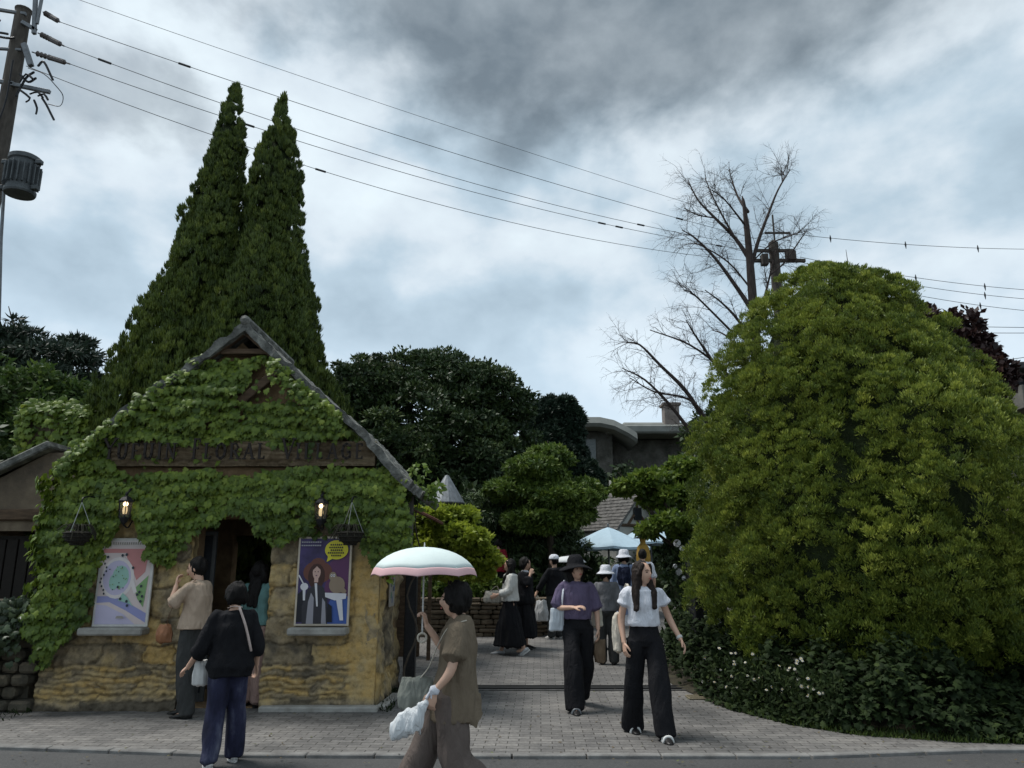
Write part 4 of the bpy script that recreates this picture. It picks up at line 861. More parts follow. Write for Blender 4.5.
gc = foliage('ground_cover', V, F, np.clip(g.normal(.42, .22, n), 0, 1), COV, None); tag(gc, 'dense dark leafy undergrowth spreading beneath the big conifer bush', 'undergrowth'); gc['kind'] = 'stuff'
# grass fringe along the kerb
g = np.random.default_rng(93); n = 6000; X = np.concatenate([g.uniform(2.5, 9.5, n)]); Yv = bed_edge(X) - .04 + g.random(n) ** 1.5 * .38
C = np.stack([X, Yv, 0 * X + .0], 1); D = unit(np.stack([g.normal(0, .5, n), g.normal(-.25, .4, n), 1 + 0 * X], 1)); N = unit(np.stack([g.normal(0, 1, n), -1 + 0 * X, .2 + 0 * X], 1))
V, F = leaves_quads(C, D, N, g.uniform(.03, .10, n), g.uniform(.003, .007, n))
gr = foliage('grass', V, F, np.clip(g.normal(.5, .2, n), 0, 1), mat_leaf('grass_blade', [(0, (.03, .055, .012)), (.6, (.075, .12, .022)), (1, (.19, .22, .06))], trans=.3), None); tag(gr, 'uneven grass and weeds along the road edge of the planted bed', 'grass'); gr['kind'] = 'stuff'
# fallen leaves and grit on the paving: small weeds at hut foot
g = np.random.default_rng(95); n = 900; X = np.concatenate([g.uniform(-7.5, -5.4, n // 2), g.uniform(-1.62, -1.40, n - n // 2)]); Yv = np.concatenate([g.uniform(8.6, 9.4, n // 2), g.uniform(9.4, 11.0, n - n // 2)])
C = np.stack([X, Yv, 0 * X + .005], 1); D = unit(np.stack([g.normal(0, .6, n), g.normal(-.2, .4, n), .8 + 0 * X], 1)); N = unit(g.normal(size=(n, 3)))
V, F = leaves_quads(C, D, N, g.uniform(.03, .10, n), g.uniform(.004, .01, n)); gw = foliage('weeds', V, F, np.clip(g.normal(.4, .2, n), 0, 1), COV, None); tag(gw, 'sparse weeds growing at the foot of the hut and left wall', 'weeds'); gw['kind'] = 'stuff'
# daisies at the left tip of the bed
db = thing('daisy_clump', 'clump of small white daisies at the left tip of the bed by the gate', 'flowers', (2.75, 9.2, 0))
g = np.random.default_rng(97); n = 1800; X = 2.45 + g.random(n) * .9; Yv = bed_edge(X) + g.random(n) * .9; Z = g.random(n) ** .7 * (.55 - .1 * g.random(n)); C = np.stack([X, Yv, Z], 1)
D = unit(g.normal(size=(n, 3)) + [0, -.3, .9]); N = unit(g.normal(size=(n, 3)) + [0, -1, .4]); V, F = leaves_quads(C, D, N, g.uniform(.05, .12, n), g.uniform(.008, .018, n)); foliage('leaves', V, F, np.clip(g.normal(.6, .2, n), 0, 1), COV, db)
PET = mat_plain('petal_white', (.70, .69, .64), .6, 0, .06); YC = mat_plain('daisy_eye', (.55, .38, .04), .6)
V = []; F = []; mi = []
for k in range(10):
    a = k * .628; b0 = len(V); V += [(0, 0, 0), (.013 * math.cos(a - .22), .013 * math.sin(a - .22), .003), (.027 * math.cos(a), .027 * math.sin(a), 0), (.013 * math.cos(a + .22), .013 * math.sin(a + .22), .003)]; F.append((b0, b0 + 1, b0 + 2, b0 + 3)); mi.append(0)
Vc, Fc = lathe([(.008, .002), (.006, .006), (0, .008)], seg=8); b0 = len(V); V += Vc; F += [tuple(b0 + i for i in f) for f in Fc]; mi += [1] * len(Fc)
fl0 = mesh_np('flower', V, F, None, db, mats=[PET, YC], midx=mi, world=False)
for k in range(44):
    f = fl0 if k == 0 else fl0.copy()
    if k: COL.objects.link(f); f.parent = db
    x = 2.42 + g.random() ** 1.3 * .8; y = float(bed_edge(x)) + g.random() * .45; f.location = (x - 2.75, y - 9.2, .16 + g.random() * .5); f.rotation_euler = (g.uniform(.5, 1.2), g.uniform(-.4, .4), g.uniform(-.6, .6)); s = g.uniform(.6, 1.05); f.scale = (s, s, s)

# ---- bare tree
bt = thing('bare_tree', 'leafless dead tree with fine drooping twigs behind the big bush', 'tree', (P(757, 400, 19.5).x, 19.5, terr(19.5)))
mb = MB(); rg = np.random.default_rng(5)
def bp(p, Y): return np.array(P(p[0], p[1], Y))
tr = [(762, 560), (759, 420), (756, 350), (752, 290), (748, 240), (744, 205), (742, 196)]
mb.tube([tuple(bp(p, 19.5)) if i else (P(757, 400, 19.5).x, 19.5, terr(19.5)) for i, p in enumerate(tr)], [.24, .19, .14, .12, .09, .05, .015], 10, sub=3)
limbs = [([(750, 260), (735, 238), (715, 218), (698, 200), (688, 180)], .07), ([(735, 238), (722, 215), (712, 195), (705, 178)], .035), ([(748, 212), (737, 195), (729, 170)], .05), ([(750, 272), (758, 242), (768, 215), (778, 190), (790, 170)], .06), ([(778, 190), (784, 178), (783, 172)], .02),
 ([(752, 310), (735, 285), (715, 258), (695, 238), (682, 230)], .07), ([(754, 345), (738, 320), (722, 303), (705, 290)], .05), ([(755, 375), (740, 350), (725, 335), (712, 330)], .05), ([(730, 330), (700, 300), (690, 292), (684, 290)], .03),
 ([(756, 400), (730, 385), (712, 360), (695, 335), (686, 320)], .06), ([(756, 410), (725, 372), (690, 345), (650, 330)], .05), ([(757, 470), (710, 425), (685, 390), (660, 365), (640, 345), (626, 342)], .08), ([(757, 480), (700, 440), (670, 405), (645, 380), (622, 368)], .07), ([(757, 470), (715, 430), (690, 400), (655, 392), (630, 378)], .05),
 ([(756, 330), (764, 300), (770, 275), (776, 250)], .05), ([(770, 275), (785, 262), (800, 240), (806, 232)], .03), ([(752, 290), (728, 262), (700, 245), (690, 243)], .03), ([(715, 218), (698, 215), (684, 208)], .02), ([(752, 262), (772, 243), (790, 236), (800, 232)], .02), ([(745, 225), (725, 200), (712, 190)], .03)]
segs = []
def twig(p, d, l, r, lev):
    n = 4; pts = [p]; q = np.array(p, float); dd = d.copy()
    for i in range(n):
        dd = unit(dd + rg.normal(0, .17, 3) + np.array([0, 0, -.07 if lev > 1 else .03])); q = q + dd * l / n; pts.append(q.copy())
    mb.tube([tuple(x) for x in pts], list(np.linspace(r, r * .35, n + 1)), 3 if lev > 1 else 4, caps=False)
    if lev < 3:
        for k in range(5 if lev == 1 else 4):
            i = rg.integers(1, n + 1); twig(pts[i], unit(dd + rg.normal(0, .6, 3)), l * rg.uniform(.4, .7), r * .55, lev + 1)
for li, (pl, r0) in enumerate(limbs):
    off = rg.uniform(-1.2, 1.2); pp = [bp(p, 19.5 + off * i / (len(pl) - 1)) for i, p in enumerate(pl)]
    n = len(pp); mb.tube([tuple(p) for p in pp], list(np.linspace(r0, .012, n)), 6, sub=4)
    cp, _ = catmull(pp, [np.zeros(1)] * n, 5); Lc = sum(np.linalg.norm(cp[i + 1] - cp[i]) for i in range(len(cp) - 1))
    for k in range(int(6 + Lc * 3.4)):
        i = rg.integers(2, len(cp) - 1); d = unit(cp[i + 1] - cp[i - 1] if i + 1 < len(cp) else cp[i] - cp[i - 1])
        twig(cp[i], unit(d + rg.normal(0, .55, 3) + np.array([-.15, 0, .1])), rg.uniform(.35, .85), .009, 1)
mb.build('trunk', BARE_BARK, bt, True)

# fallen leaves scattered on the paving and road edge
g = np.random.default_rng(131); n = 420; X = g.uniform(-7, 6, n); Yv = 7.0 + g.random(n) ** 1.4 * 4.2; k = Yv < np.where(X < -1.4, 9.3, 11.2); k &= Yv < np.where(X > 2.3, bed_edge(X) + .1, 99); X, Yv = X[k], Yv[k]; n = len(X)
C = np.stack([X, Yv, 0 * X + .016], 1); D = unit(np.stack([g.normal(size=n), g.normal(size=n), .12 * g.random(n)], 1)); N = unit(np.stack([g.normal(0, .2, n), g.normal(0, .2, n), 1 + 0 * X], 1))
V, F = leaves_quads(C, D, N, g.uniform(.02, .055, n), g.uniform(.006, .016, n)); fl = foliage('fallen_leaves', V, F, g.random(n), mat_leaf('litter', [(0, (.05, .035, .02)), (.5, (.12, .085, .04)), (1, (.10, .12, .04))], trans=.05), None)
tag(fl, 'small dry fallen leaves scattered over the paving before the gate', 'fallen leaves'); fl['kind'] = 'stuff'
# ================================================================== GATES, PLANTER, FAR BUILDINGS, POLES, WIRES
def gate(a, b_, label, h=1.55):
    a = Vector(a); b_ = Vector(b_); t = thing('iron_gate', label, 'gate', tuple((a + b_) / 2), 0, 'open gate leaves')
    d = b_ - a; L_ = d.length; an = math.atan2(d.y, d.x); fr = MB(); z0 = min(a.z, b_.z)
    for q in (a, b_): fr.box((q.x, q.y, q.z + h / 2), (.06, .06, h), rz=an, bev=.006)
    m_ = (a + b_) / 2
    for z in (.12, h * .55, h - .08): fr.box((m_.x, m_.y, m_.z + z), (L_, .035, .05), rz=an, bev=.005)
    fr.build('frame', BLACK_IRON, t)
    n = int(L_ / .11); br = MB()
    for k in range(1, n):
        q = a + d * k / n; br.tube([(q.x, q.y, q.z + .05), (q.x, q.y, q.z + h - .02), (q.x, q.y, q.z + h + .08)], [.011, .011, .002], 6)
    br.build('bar_row', BLACK_IRON, t)
    return t
gate((-1.44, 11.35, 0), (-1.60, 12.9, .08), 'black iron gate leaf folded back beside the yellow hut wall')
gate((2.62, 11.35, 0), (2.86, 12.9, .08), 'black iron gate leaf folded back beside the conifer bush and daisies', 1.7)
b = MB(); b.box((-1.42, 11.25, .85), (.16, .16, 1.75), bev=.01); b.box((-1.42, 11.25, 1.75), (.2, .2, .05), bev=.01)
tag(b.build('gate_post', BLACK_IRON), 'black square gate post at the rear corner of the hut', 'gate post', 'posts of the entrance gate')
b = MB(); b.box((2.62, 11.25, .95), (.12, .12, 1.95), bev=.01); b.box((2.62, 11.25, 1.95), (.16, .16, .05), bev=.01)
tag(b.build('gate_post', BLACK_IRON), 'black square gate post at the edge of the big conifer bush', 'gate post', 'posts of the entrance gate')
b = MB(); b.box((2.42, 10.35, .022), (.42, .26, .02), bev=.004)
for k in range(4): b.box((2.42, 10.25 + k * .065, .035), (.40, .03, .008))
tag(b.build('drain_grate', mat_plain('worn_grate', (.22, .19, .13), .7, .3)), 'small pale slatted drain grate at the bed edge by the daisies', 'drain grate')

PSTONE = mat_noise('planter_stone', [(.3, (.06, .048, .034)), (.5, (.13, .10, .07)), (.75, (.24, .19, .135))], 5, .95, .8, 25, bdist=.03)
pw = thing('stone_planter', 'low stacked brown stone planter wall across the courtyard behind the black skirt walker', 'planter', (-.9, 16.5, .26))
b = MB(); rg = random.Random(12); g0 = terr(16.5)
def rubble(x0, x1, Y, h, dep=.4):
    z = g0 - .02; r_ = 0
    while z < g0 + h - .05:
        x = x0 - rg.random() * .2; rh = rg.uniform(.07, .11)
        while x < x1:
            w_ = rg.uniform(.14, .38); b.box((x + w_ / 2, Y + rg.uniform(-.025, .025), z + rh / 2), (w_ - .014, dep, rh - .012), rz=rg.uniform(-.03, .03), bev=.02); x += w_
        z += rh
rubble(-3.3, .55, 16.5, .74); rubble(.45, 1.35, 16.75, .40)
b.build('stones', PSTONE, pw); b = MB(); b.box((-1.3, 16.62, g0 + .31), (3.9, .34, .62)); b.box((-1.3, 17.4, g0 + .33), (3.9, 1.6, .62)); b.build('soil_fill', SOIL, pw)
pn = thing('small_sign', 'small upright off-white sign plate on the low end of the planter wall', 'sign', (.45, 16.7, .65))
c = P(532, 605, 16.45); b = MB(); b.box((c.x, 16.5, c.z), (.25, .03, .32), bev=.006); b.build('plate', mat_plain('sign_white', (.50, .49, .45), .6, 0, .08), pn)
b = MB(); b.box((c.x, 16.483, c.z - .02), (.09, .004, .14)); b.build('printed_figure', mat_plain('sign_grey', (.25, .25, .24), .6), pn)
# patio umbrellas
UMB = mat_cloth('umbrella_blue', (.40, .52, .60), .05, .8, .1)
def patio(px, pyt, pye, rpx, Y, label):
    top = P(px, pyt, Y); e_ = P(px, pye, Y); r_ = rpx * Y / FPX; t = thing('patio_umbrella', label, 'umbrella', (top.x, Y, terr(Y)), 0, 'pale blue patio umbrellas')
    n = 8; V = [(top.x, Y, top.z)]; F = []; rows = 5
    for j in range(1, rows + 1):
        s = j / rows
        for k in range(n * 4):
            a = 2 * math.pi * k / (n * 4); cr = 1 - .05 * math.sin((k % 4) / 4 * math.pi); z = top.z + (e_.z - top.z) * (s ** 1.15) - .03 * math.sin((k % 4) / 4 * math.pi) * s
            V.append((top.x + r_ * s * cr * math.cos(a), Y + r_ * s * cr * math.sin(a), z))
    m = n * 4
    for k in range(m): F.append((0, 1 + k, 1 + (k + 1) % m))
    for j in range(rows - 1):
        for k in range(m): F.append((1 + j * m + k, 1 + (j + 1) * m + k, 1 + (j + 1) * m + (k + 1) % m, 1 + j * m + (k + 1) % m))
    for k in range(m): V.append((V[1 + (rows - 1) * m + k][0], V[1 + (rows - 1) * m + k][1], V[1 + (rows - 1) * m + k][2] - .06))
    j0 = 1 + (rows - 1) * m; j1 = 1 + rows * m
    for k in range(m): F.append((j0 + k, j1 + k, j1 + (k + 1) % m, j0 + (k + 1) % m))
    mesh_np('canopy', V, F, UMB, t)
    b = MB(); b.tube([(top.x, Y, terr(Y)), (top.x, Y, top.z + .08)], .025, 8); b.build('pole', STEEL_GREY, t)
    b = MB()
    for k in range(n):
        a = 2 * math.pi * k / n; b.tube([(top.x, Y, top.z - .05), (top.x + r_ * .96 * math.cos(a), Y + r_ * .96 * math.sin(a), e_.z - .01)], .008, 4)
    b.build('rib_frame', STEEL_GREY, t); b = MB(); b.add(*lathe([(0, .1), (.3, .1), (.3, .03), (.33, 0)], (top.x, Y, terr(Y)), 16)); b.build('base', BLACK_IRON, t)
patio(608, 527, 547, 41, 20.5, 'pale blue patio umbrella, nearer and lower one, left of the bush')
patio(650, 523, 542, 33, 23.5, 'pale blue patio umbrella, farther one partly behind its neighbour')
patio(684, 532, 546, 20, 19, 'pale blue patio umbrella whose edge shows between gate and conifer bush')
# white-flowering shrub by the right gate
blob_tree('rose_bush', 'dark shrub with a few white blossoms behind the right gate leaf', 'shrub', (3.4, 13.6, .12), [BL(688, 600, 13.4, 20, 50), BL(700, 650, 13, 26, 30), BL(676, 560, 14, 8, 20)], DARKB, 150, .14, 60, .10, .03, 61, trunk=.03, core=.7)
rb = bpy.data.objects['rose_bush']; WH = mat_plain('blossom_white', (.62, .62, .62), .7)
g = np.random.default_rng(4)
for k, (x, y, r_) in enumerate(((677, 543, 5), (682, 548, 4), (679, 572, 4.5), (684, 578, 3), (675, 566, 3))):
    c = P(x, y, 13.1); b = MB()
    for j in range(16):
        d = g.normal(size=3); d /= np.linalg.norm(d); s = r_ * 13.1 / FPX; q = np.array(c) + d * s * .6; u1 = np.cross(d, (0, 0, 1)); u1 /= np.linalg.norm(u1); u2 = np.cross(d, u1); b.add([q - u1 * s * .45, q + u2 * s * .45 + d * .01, q + u1 * s * .45, q - u2 * s * .45], [(0, 1, 2, 3)])
    b.build('blossom', WH, rb)
# cottage
def house_box(t, W, D, h, ap, wall, roof, over=.25):
    b = MB(); b.add([(-W / 2, 0, 0), (W / 2, 0, 0), (W / 2, 0, h), (0, 0, ap), (-W / 2, 0, h), (-W / 2, D, 0), (W / 2, D, 0), (W / 2, D, h), (0, D, ap), (-W / 2, D, h)], [(4, 3, 2, 1, 0), (5, 6, 7, 8, 9), (0, 1, 6, 5), (1, 2, 7, 6), (0, 5, 9, 4)]); b.build('wall', wall, t, world=False)
    b = MB()
    for s in (-1, 1):
        an = math.atan2(ap - h, W / 2); Ls = math.hypot(ap - h, W / 2) + over
        cx = s * (math.cos(an) * Ls / 2); cz = ap - math.sin(an) * Ls / 2 + .05
        b.box((cx, D / 2, cz), (Ls, D + 2 * over, .08), ry=s * an, bev=.01)
        for k in range(int(Ls / .16)): b.box((s * math.cos(an) * (k + .7) * .16, D / 2, ap - math.sin(an) * (k + .7) * .16 + .10), (.15, D + 2 * over + .01, .03), ry=s * (an - .12))
    b.build('roof', roof, t, world=False)
TILE = mat_noise('roof_tile', [(.3, (.05, .048, .045)), (.5, (.11, .105, .098)), (.75, (.19, .18, .17))], 8, .9, .8, 30, bdist=.03)
PLW = mat_noise('pale_plaster', [(.3, (.30, .29, .26)), (.7, (.46, .45, .41))], 3, .9, .4, 25)
c = P(636, 495, 25.5); ct = thing('cottage', 'little half-timbered cottage with grey tiled roof above the patio umbrellas', 'cottage', (c.x, 25.5, terr(25.5)), R(38))
hh = c.z - terr(25.5); house_box(ct, 2.0, 1.5, hh - 1.05, hh, PLW, TILE)
b = MB()
for pp in (((-.8, -.03, hh - 1.0), (.8, -.03, hh - 1.0)), ((0, -.03, hh - 1.0), (0, -.03, hh - .1)), ((-.45, -.03, hh - .98), (0, -.03, hh - .5)), ((.45, -.03, hh - .98), (0, -.03, hh - .5))): b.tube(pp, .05, 4)
b.build('timber', WOOD_DARK, ct, world=False)
b = MB(); b.box((.3, 1.2, hh + .15), (.35, .35, .9), bev=.02); b.build('chimney', PLW, ct, world=False)
b = MB(); b.box((0, -.05, hh - .62), (.34, .06, .4), bev=.01); b.build('window', mat_plain('win_dark', (.02, .022, .025), .2), ct, world=False)
# grey cone roof kiosk, rust roof
c = P(447, 474, 18.5); t = thing('garden_kiosk', 'grey conical sheet-metal roof on posts rising over the lime green maple', 'kiosk', (c.x, 18.5, terr(18.5)))
e_ = P(447, 503, 18.5); V, F = lathe([(.0, c.z - .02), (.05, c.z - .04), (.44, e_.z), (.42, e_.z - .03)], (c.x, 18.5, 0), 14)
mesh_np('roof', V, F, mat_noise('zinc', [(.3, (.12, .13, .14)), (.7, (.24, .255, .27))], 6, .5, .3, 30, metal=.3, stretch=(3, 3, .5)), t); b = MB()
for k in range(4): a = k * 1.571 + .78; b.tube([(c.x + .34 * math.cos(a), 18.5 + .34 * math.sin(a), terr(18.5)), (c.x + .34 * math.cos(a), 18.5 + .34 * math.sin(a), e_.z)], .035, 6)
b.build('post_set', WOOD_DARK, t)
c = P(424, 503, 13.6); t = thing('garden_shelter', 'small rust-red pent roof shelter just behind the hut eave post', 'shelter', (c.x - .3, 13.6, terr(13.6)))
b = MB(); b.box((c.x - .15, 13.6, c.z - .12), (1.0, 1.0, .05), ry=.45, bev=.01); b.build('roof', mat_noise('rust_roof', [(.3, (.09, .04, .028)), (.7, (.19, .085, .06))], 6, .8, .5, 40), t)
b = MB(); b.box((c.x - .3, 13.9, .95), (.5, .08, 1.7)); b.box((c.x + .15, 13.5, .9), (.06, .06, 1.6)); b.build('wall', WOOD_DARK, t)
# modern house behind
mh = thing('modern_house', 'large modern house with wide curved grey eaves and stone walls beyond the garden', 'house', (P(630, 450, 38).x, 38, terr(38)))
IVW = mat_noise('vine_stone_wall', [(.3, (.05, .05, .042)), (.5, (.11, .105, .09)), (.75, (.20, .19, .17))], 1.6, .95, 1.0, 9, bdist=.08)
EAV = mat_noise('eave_grey', [(.3, (.16, .165, .15)), (.7, (.26, .265, .245))], 1.2, .8, .3, 14)
def zat(y, Y): return P(512, y, Y).z
def xat(x, y, Y): return P(x, y, Y).x
Y = 36.0; b = MB(); g0 = terr(Y)
def wallbox(x0, x1, y_top, Y, D=6, m=0):
    z1 = zat(y_top, Y); b.box(((xat(x0, y_top, Y) + xat(x1, y_top, Y)) / 2, Y + D / 2, (z1 + g0) / 2), (xat(x1, y_top, Y) - xat(x0, y_top, Y), D, z1 - g0), m=m)
wallbox(578, 612, 432, 36, 8); wallbox(606, 700, 440, 37.2, 7); wallbox(556, 720, 496, 34.8, 2); b.build('wall', IVW, mh)
b = MB()   # rounded eave slab
pr = [(565, 420), (585, 417), (600, 417), (614, 420), (628, 427), (637, 433)]; tp = [P(x, y, 34.8) for x, y in pr]
V = []; F = []; n = len(tp)
for p in tp: V += [(p.x, 34.8, p.z - .55 + .10), (p.x, 34.65, p.z - .3), (p.x, 34.8, p.z), (p.x, 44, p.z + .9), (p.x, 44, p.z - .4)]
for i in range(n - 1):
    for k in range(5): a = i * 5 + k; c_ = i * 5 + (k + 1) % 5; F.append((a, a + 5, c_ + 5, c_))
F += [(0, 1, 2, 3, 4), tuple((n - 1) * 5 + k for k in (4, 3, 2, 1, 0))]; b.add(V, F)
p0 = P(606, 434, 35.6); p1 = P(704, 424, 35.6); zr = (p0.z + p1.z) / 2
b.box(((p0.x + p1.x) / 2, 39, zr), (p1.x - p0.x, 7, .42), bev=.08); b.box(((p0.x + p1.x) / 2 + .3, 39.5, zr + .35), (p1.x - p0.x - 1.2, 6, .3), bev=.1)
b.build('roof', EAV, mh)
p = P(671, 415, 36.5); b = MB(); b.box((p.x, 36.6, p.z - .1), (.72, .7, 1.1), bev=.02); b.box((p.x, 36.6, p.z + .5), (.9, .85, .14), bev=.02); b.build('chimney', mat_noise('brick_dull', [(.3, (.12, .10, .09)), (.7, (.22, .19, .17))], 6, .9, .5, 30), mh)
p = P(588, 452, 35.9); b = MB(); b.box((p.x, 35.96, p.z), (.75, .1, 1.2)); fr = b.build('window', mat_plain('win_grey', (.16, .18, .18), .25, 0, .2), mh); b = MB()
for s in (-1, 0, 1): b.box((p.x + s * .37, 35.9, p.z), (.05, .05, 1.24))
b.box((p.x, 35.9, p.z + .62), (.8, .05, .06)); b.build('frame', EAV, fr)
rg2 = np.random.default_rng(3)
vi = thing('wall_creeper', 'dark creeper climbing over the stone walls of the modern house', 'climbing plant', (P(640, 470, 34).x, 34.4, terr(34)))
n = 5200; xx_ = rg2.uniform(xat(556, 470, 34.5), xat(712, 470, 34.5), n); zz_ = rg2.uniform(2, zat(452, 34.5), n); q = np.stack([xx_, 34.6 - .3 * rg2.random(n) + 0 * xx_, zz_], 1); topz = zat(482, 34.5) + 1.0 * Noise(3, 2.5)(q); q = q[zz_ < topz]; n = len(q)
V, F = leaves_quads(q, unit(rg2.normal(size=(n, 3)) + [0, -.3, -.8]), unit(rg2.normal(size=(n, 3)) * .5 + [0, -1, .5]), rg2.uniform(.2, .42, n), .09); foliage('leaves', V, F, np.clip(rg2.normal(.5, .25, n), 0, 1), CEDM, vi)
# right-edge house
Y = 25.0; t = thing('neighbour_house', 'beige-walled house corner with dark flat eaves at the right edge', 'house', (xat(1030, 400, Y), Y, terr(Y)))
b = MB(); x0 = xat(1000, 400, Y); b.box((x0 + 4, Y + 3, (zat(380, Y) + 1) / 2), (8, 6, zat(380, Y) - 1)); b.build('wall', mat_noise('beige_wall', [(.3, (.17, .145, .11)), (.7, (.26, .225, .17))], 1.5, .9, .3, 20), t)
b = MB(); x0 = xat(988, 368, Y); b.box((x0 + 4.5, Y + 2.2, zat(371, Y) + .02), (9, 7.5, .22), bev=.03, ry=-.05); b.build('roof', mat_plain('roof_dark', (.05, .05, .052), .7), t)
b = MB(); x0 = xat(1000, 405, Y); b.box((x0 + 3, Y - .6, zat(404, Y)), (6, 1.2, .75), bev=.02); b.build('balcony', mat_noise('balcony_grey', [(.3, (.09, .085, .075)), (.7, (.17, .16, .14))], 2, .9, .4), t)
b = MB(); c = P(1012, 388, Y); b.box((c.x + .5, Y - .03, c.z), (1.2, .06, .55)); b.build('window', mat_plain('win_dark2', (.04, .045, .05), .2), t)

# ---- utility poles
CPOLE = mat_noise('pole_dark', [(.3, (.045, .038, .032)), (.7, (.11, .095, .08))], 6, .9, .5, 30, stretch=(2, 2, .6))
INSU = mat_plain('insulator', (.10, .085, .08), .35)
PX, PY = P(2, 120, 12.5).x + .05, 12.5
up = thing('utility_pole', 'tall dark utility pole with grey transformer at the upper left corner', 'utility pole', (PX, PY, .06))
ztop = P(21, 10, 12.5).z
b = MB(); b.tube([(PX, PY, 0), (PX, PY, ztop * .5), (PX, PY, ztop)], [.20, .17, .135], 14); b.add(*lathe([(.14, -.04), (.15, 0), (0, .06)], (PX, PY, ztop), 14)); b.build('shaft', CPOLE, up)
def armpt(px, py, Y=12.4): return tuple(P(px, py, Y))
b = MB()
for (a, c_, w_) in (((10, 84), (50, 92), .07), ((-20, 78), (14, 84), .07), ((22, 22), (36, 30), .07), ((-12, 8), (26, 14), .06), ((36, -12), (34, 34), .07), ((44, -14), (37, 24), .05), ((24, 44), (31, 66), .09), ((-12, 48), (22, 50), .05)):
    A = Vector(armpt(*a)); Bq = Vector(armpt(*c_)); m_ = (A + Bq) / 2; b.box(m_, ((Bq - A).length, w_, w_), ry=-math.atan2(Bq.z - A.z, Bq.x - A.x), bev=.008)
b.build('crossarm', STEEL_GREY, up)
ends = [((43, 12), (60, 22)), ((38, 33), (64, 46)), ((32, 52), (70, 64))]
for (a, c_) in ends:
    A = Vector(armpt(*a)); Bq = Vector(armpt(*c_)); d = Bq - A; k_ = MB(); n = 9
    k_.tube([tuple(A + d * i / 20) for i in range(21)], [(.012 if i < 3 else (.055 if i % 2 and i < 10 else (.03 if i < 10 else (.05 if i < 18 else .015)))) for i in range(21)], 8); k_.build('insulator', INSU, up)
k_ = MB()
for (a, c_, e_) in (((0, 20), (-8, 30), (8, 34)), ((-4, 36), (6, 38), (14, 38)), ((38, 66), (44, 62), (53, 80)), ((16, 96), (26, 78), (34, 72)), ((20, 74), (28, 82), (36, 78))): k_.tube([armpt(*a, 12.3), armpt(*c_, 12.3), armpt(*e_, 12.3)], .022, 5, sub=4)
for (pts) in (((34, 100), (37, 108), (36, 114)), ((42, 98), (46, 104), (50, 112), (54, 120)), ((38, 96), (44, 94), (48, 100)), ((30, 94), (38, 92), (43, 98)), ((20, 82), (26, 74), (33, 79)), ((20, 90), (30, 98), (26, 102))): k_.tube([armpt(*q, 12.25) for q in pts], .02, 4, sub=2)
k_.tube([armpt(*q, 12.2) for q in ((28, 68), (44, 74), (56, 86), (63, 96), (60, 106), (48, 104))], .008, 4, sub=4)
k_.tube([armpt(*q, 12.3) for q in ((13, 60), (6, 100), (-4, 130), (-8, 160))], .018, 4, sub=4); k_.build('jumper_cable', BLACK_IRON, up)
# transformer
cx, cz0, cz1 = P(24, 178, 12.1).x, P(24, 196, 12.1).z, P(24, 158, 12.1).z
tr_ = MB(); tr_.add(*lathe([(0, cz0), (.235, cz0), (.25, cz0 + .03), (.25, cz0 + .07), (.22, cz0 + .09), (.22, cz1 - .12), (.25, cz1 - .10), (.25, cz1 - .03), (.20, cz1), (0, cz1 + .02)], (cx, 12.05, 0), 24))
for k in range(20):
    a = 2 * math.pi * k / 20; tr_.box((cx + .25 * math.cos(a), 12.05 + .25 * math.sin(a), (cz0 + cz1) / 2 - .02), (.07, .02, (cz1 - cz0) * .52), rz=a, bev=.004)
for s in (-1, 1):
    for z in (cz0 + .1, cz1 - .14): tr_.box((cx + s * .29, 12.0, z), (.1, .1, .08), bev=.01)
TRM = mat_noise('transformer_paint', [(.3, (.05, .058, .062)), (.7, (.11, .12, .125))], 5, .6, .3, 30)
tb = tr_.build('transformer', TRM, up)
k_ = MB()
for k in range(3): k_.add(*lathe([(.05, 0), (.06, .03), (.035, .05), (.055, .08), (.03, .1), (.03, .18), (0, .2)], (cx - .12 + k * .12, 11.88, cz1 - .02), 10))
k_.tube([(PX, 12.4, cz1 - .1), (cx, 12.1, cz1 - .1)], .035, 6); k_.tube([(PX, 12.4, cz0 + .1), (cx, 12.1, cz0 + .1)], .035, 6)
k_.build('bushing', INSU, tb)
# cable drop left of the pole
b = MB(); b.tube([armpt(4, 190, 12.3), armpt(1, 240, 12.3), armpt(-1, 320, 12.3)], .03, 6); b.build('conduit', STEEL_GREY, up)
# far pole
P2X, P2Y = P(778, 300, 21).x, 21.0
u2 = thing('utility_pole', 'distant utility pole with crossarms standing behind the bare tree and bush', 'utility pole', (P2X, P2Y, terr(21)))
zt = P(778, 243, 21).z; b = MB(); b.tube([(P2X, P2Y, terr(21)), (P2X, P2Y, zt)], [.19, .14], 12); b.build('shaft', CPOLE, u2)
b = MB(); b.box((P2X + .1, P2Y - .1, P(778, 262, 21).z), (1.5, .09, .09)); b.box((P2X, P2Y - .1, P(778, 252, 21).z), (1.1, .08, .08)); b.box((P2X + .05, P2Y, zt + .45), (.04, .04, .9)); b.box((P2X + .15, P2Y, P(780, 233, 21).z), (.75, .05, .05))
b.box((P2X + .42, P2Y - .15, P(780, 258, 21).z), (.26, .2, .26)); b.box((P2X - .35, P2Y - .15, P(780, 262, 21).z), (.18, .2, .32)); b.build('crossarm', CPOLE, u2)
WIRE = mat_plain('wire', (.035, .037, .04), .5)
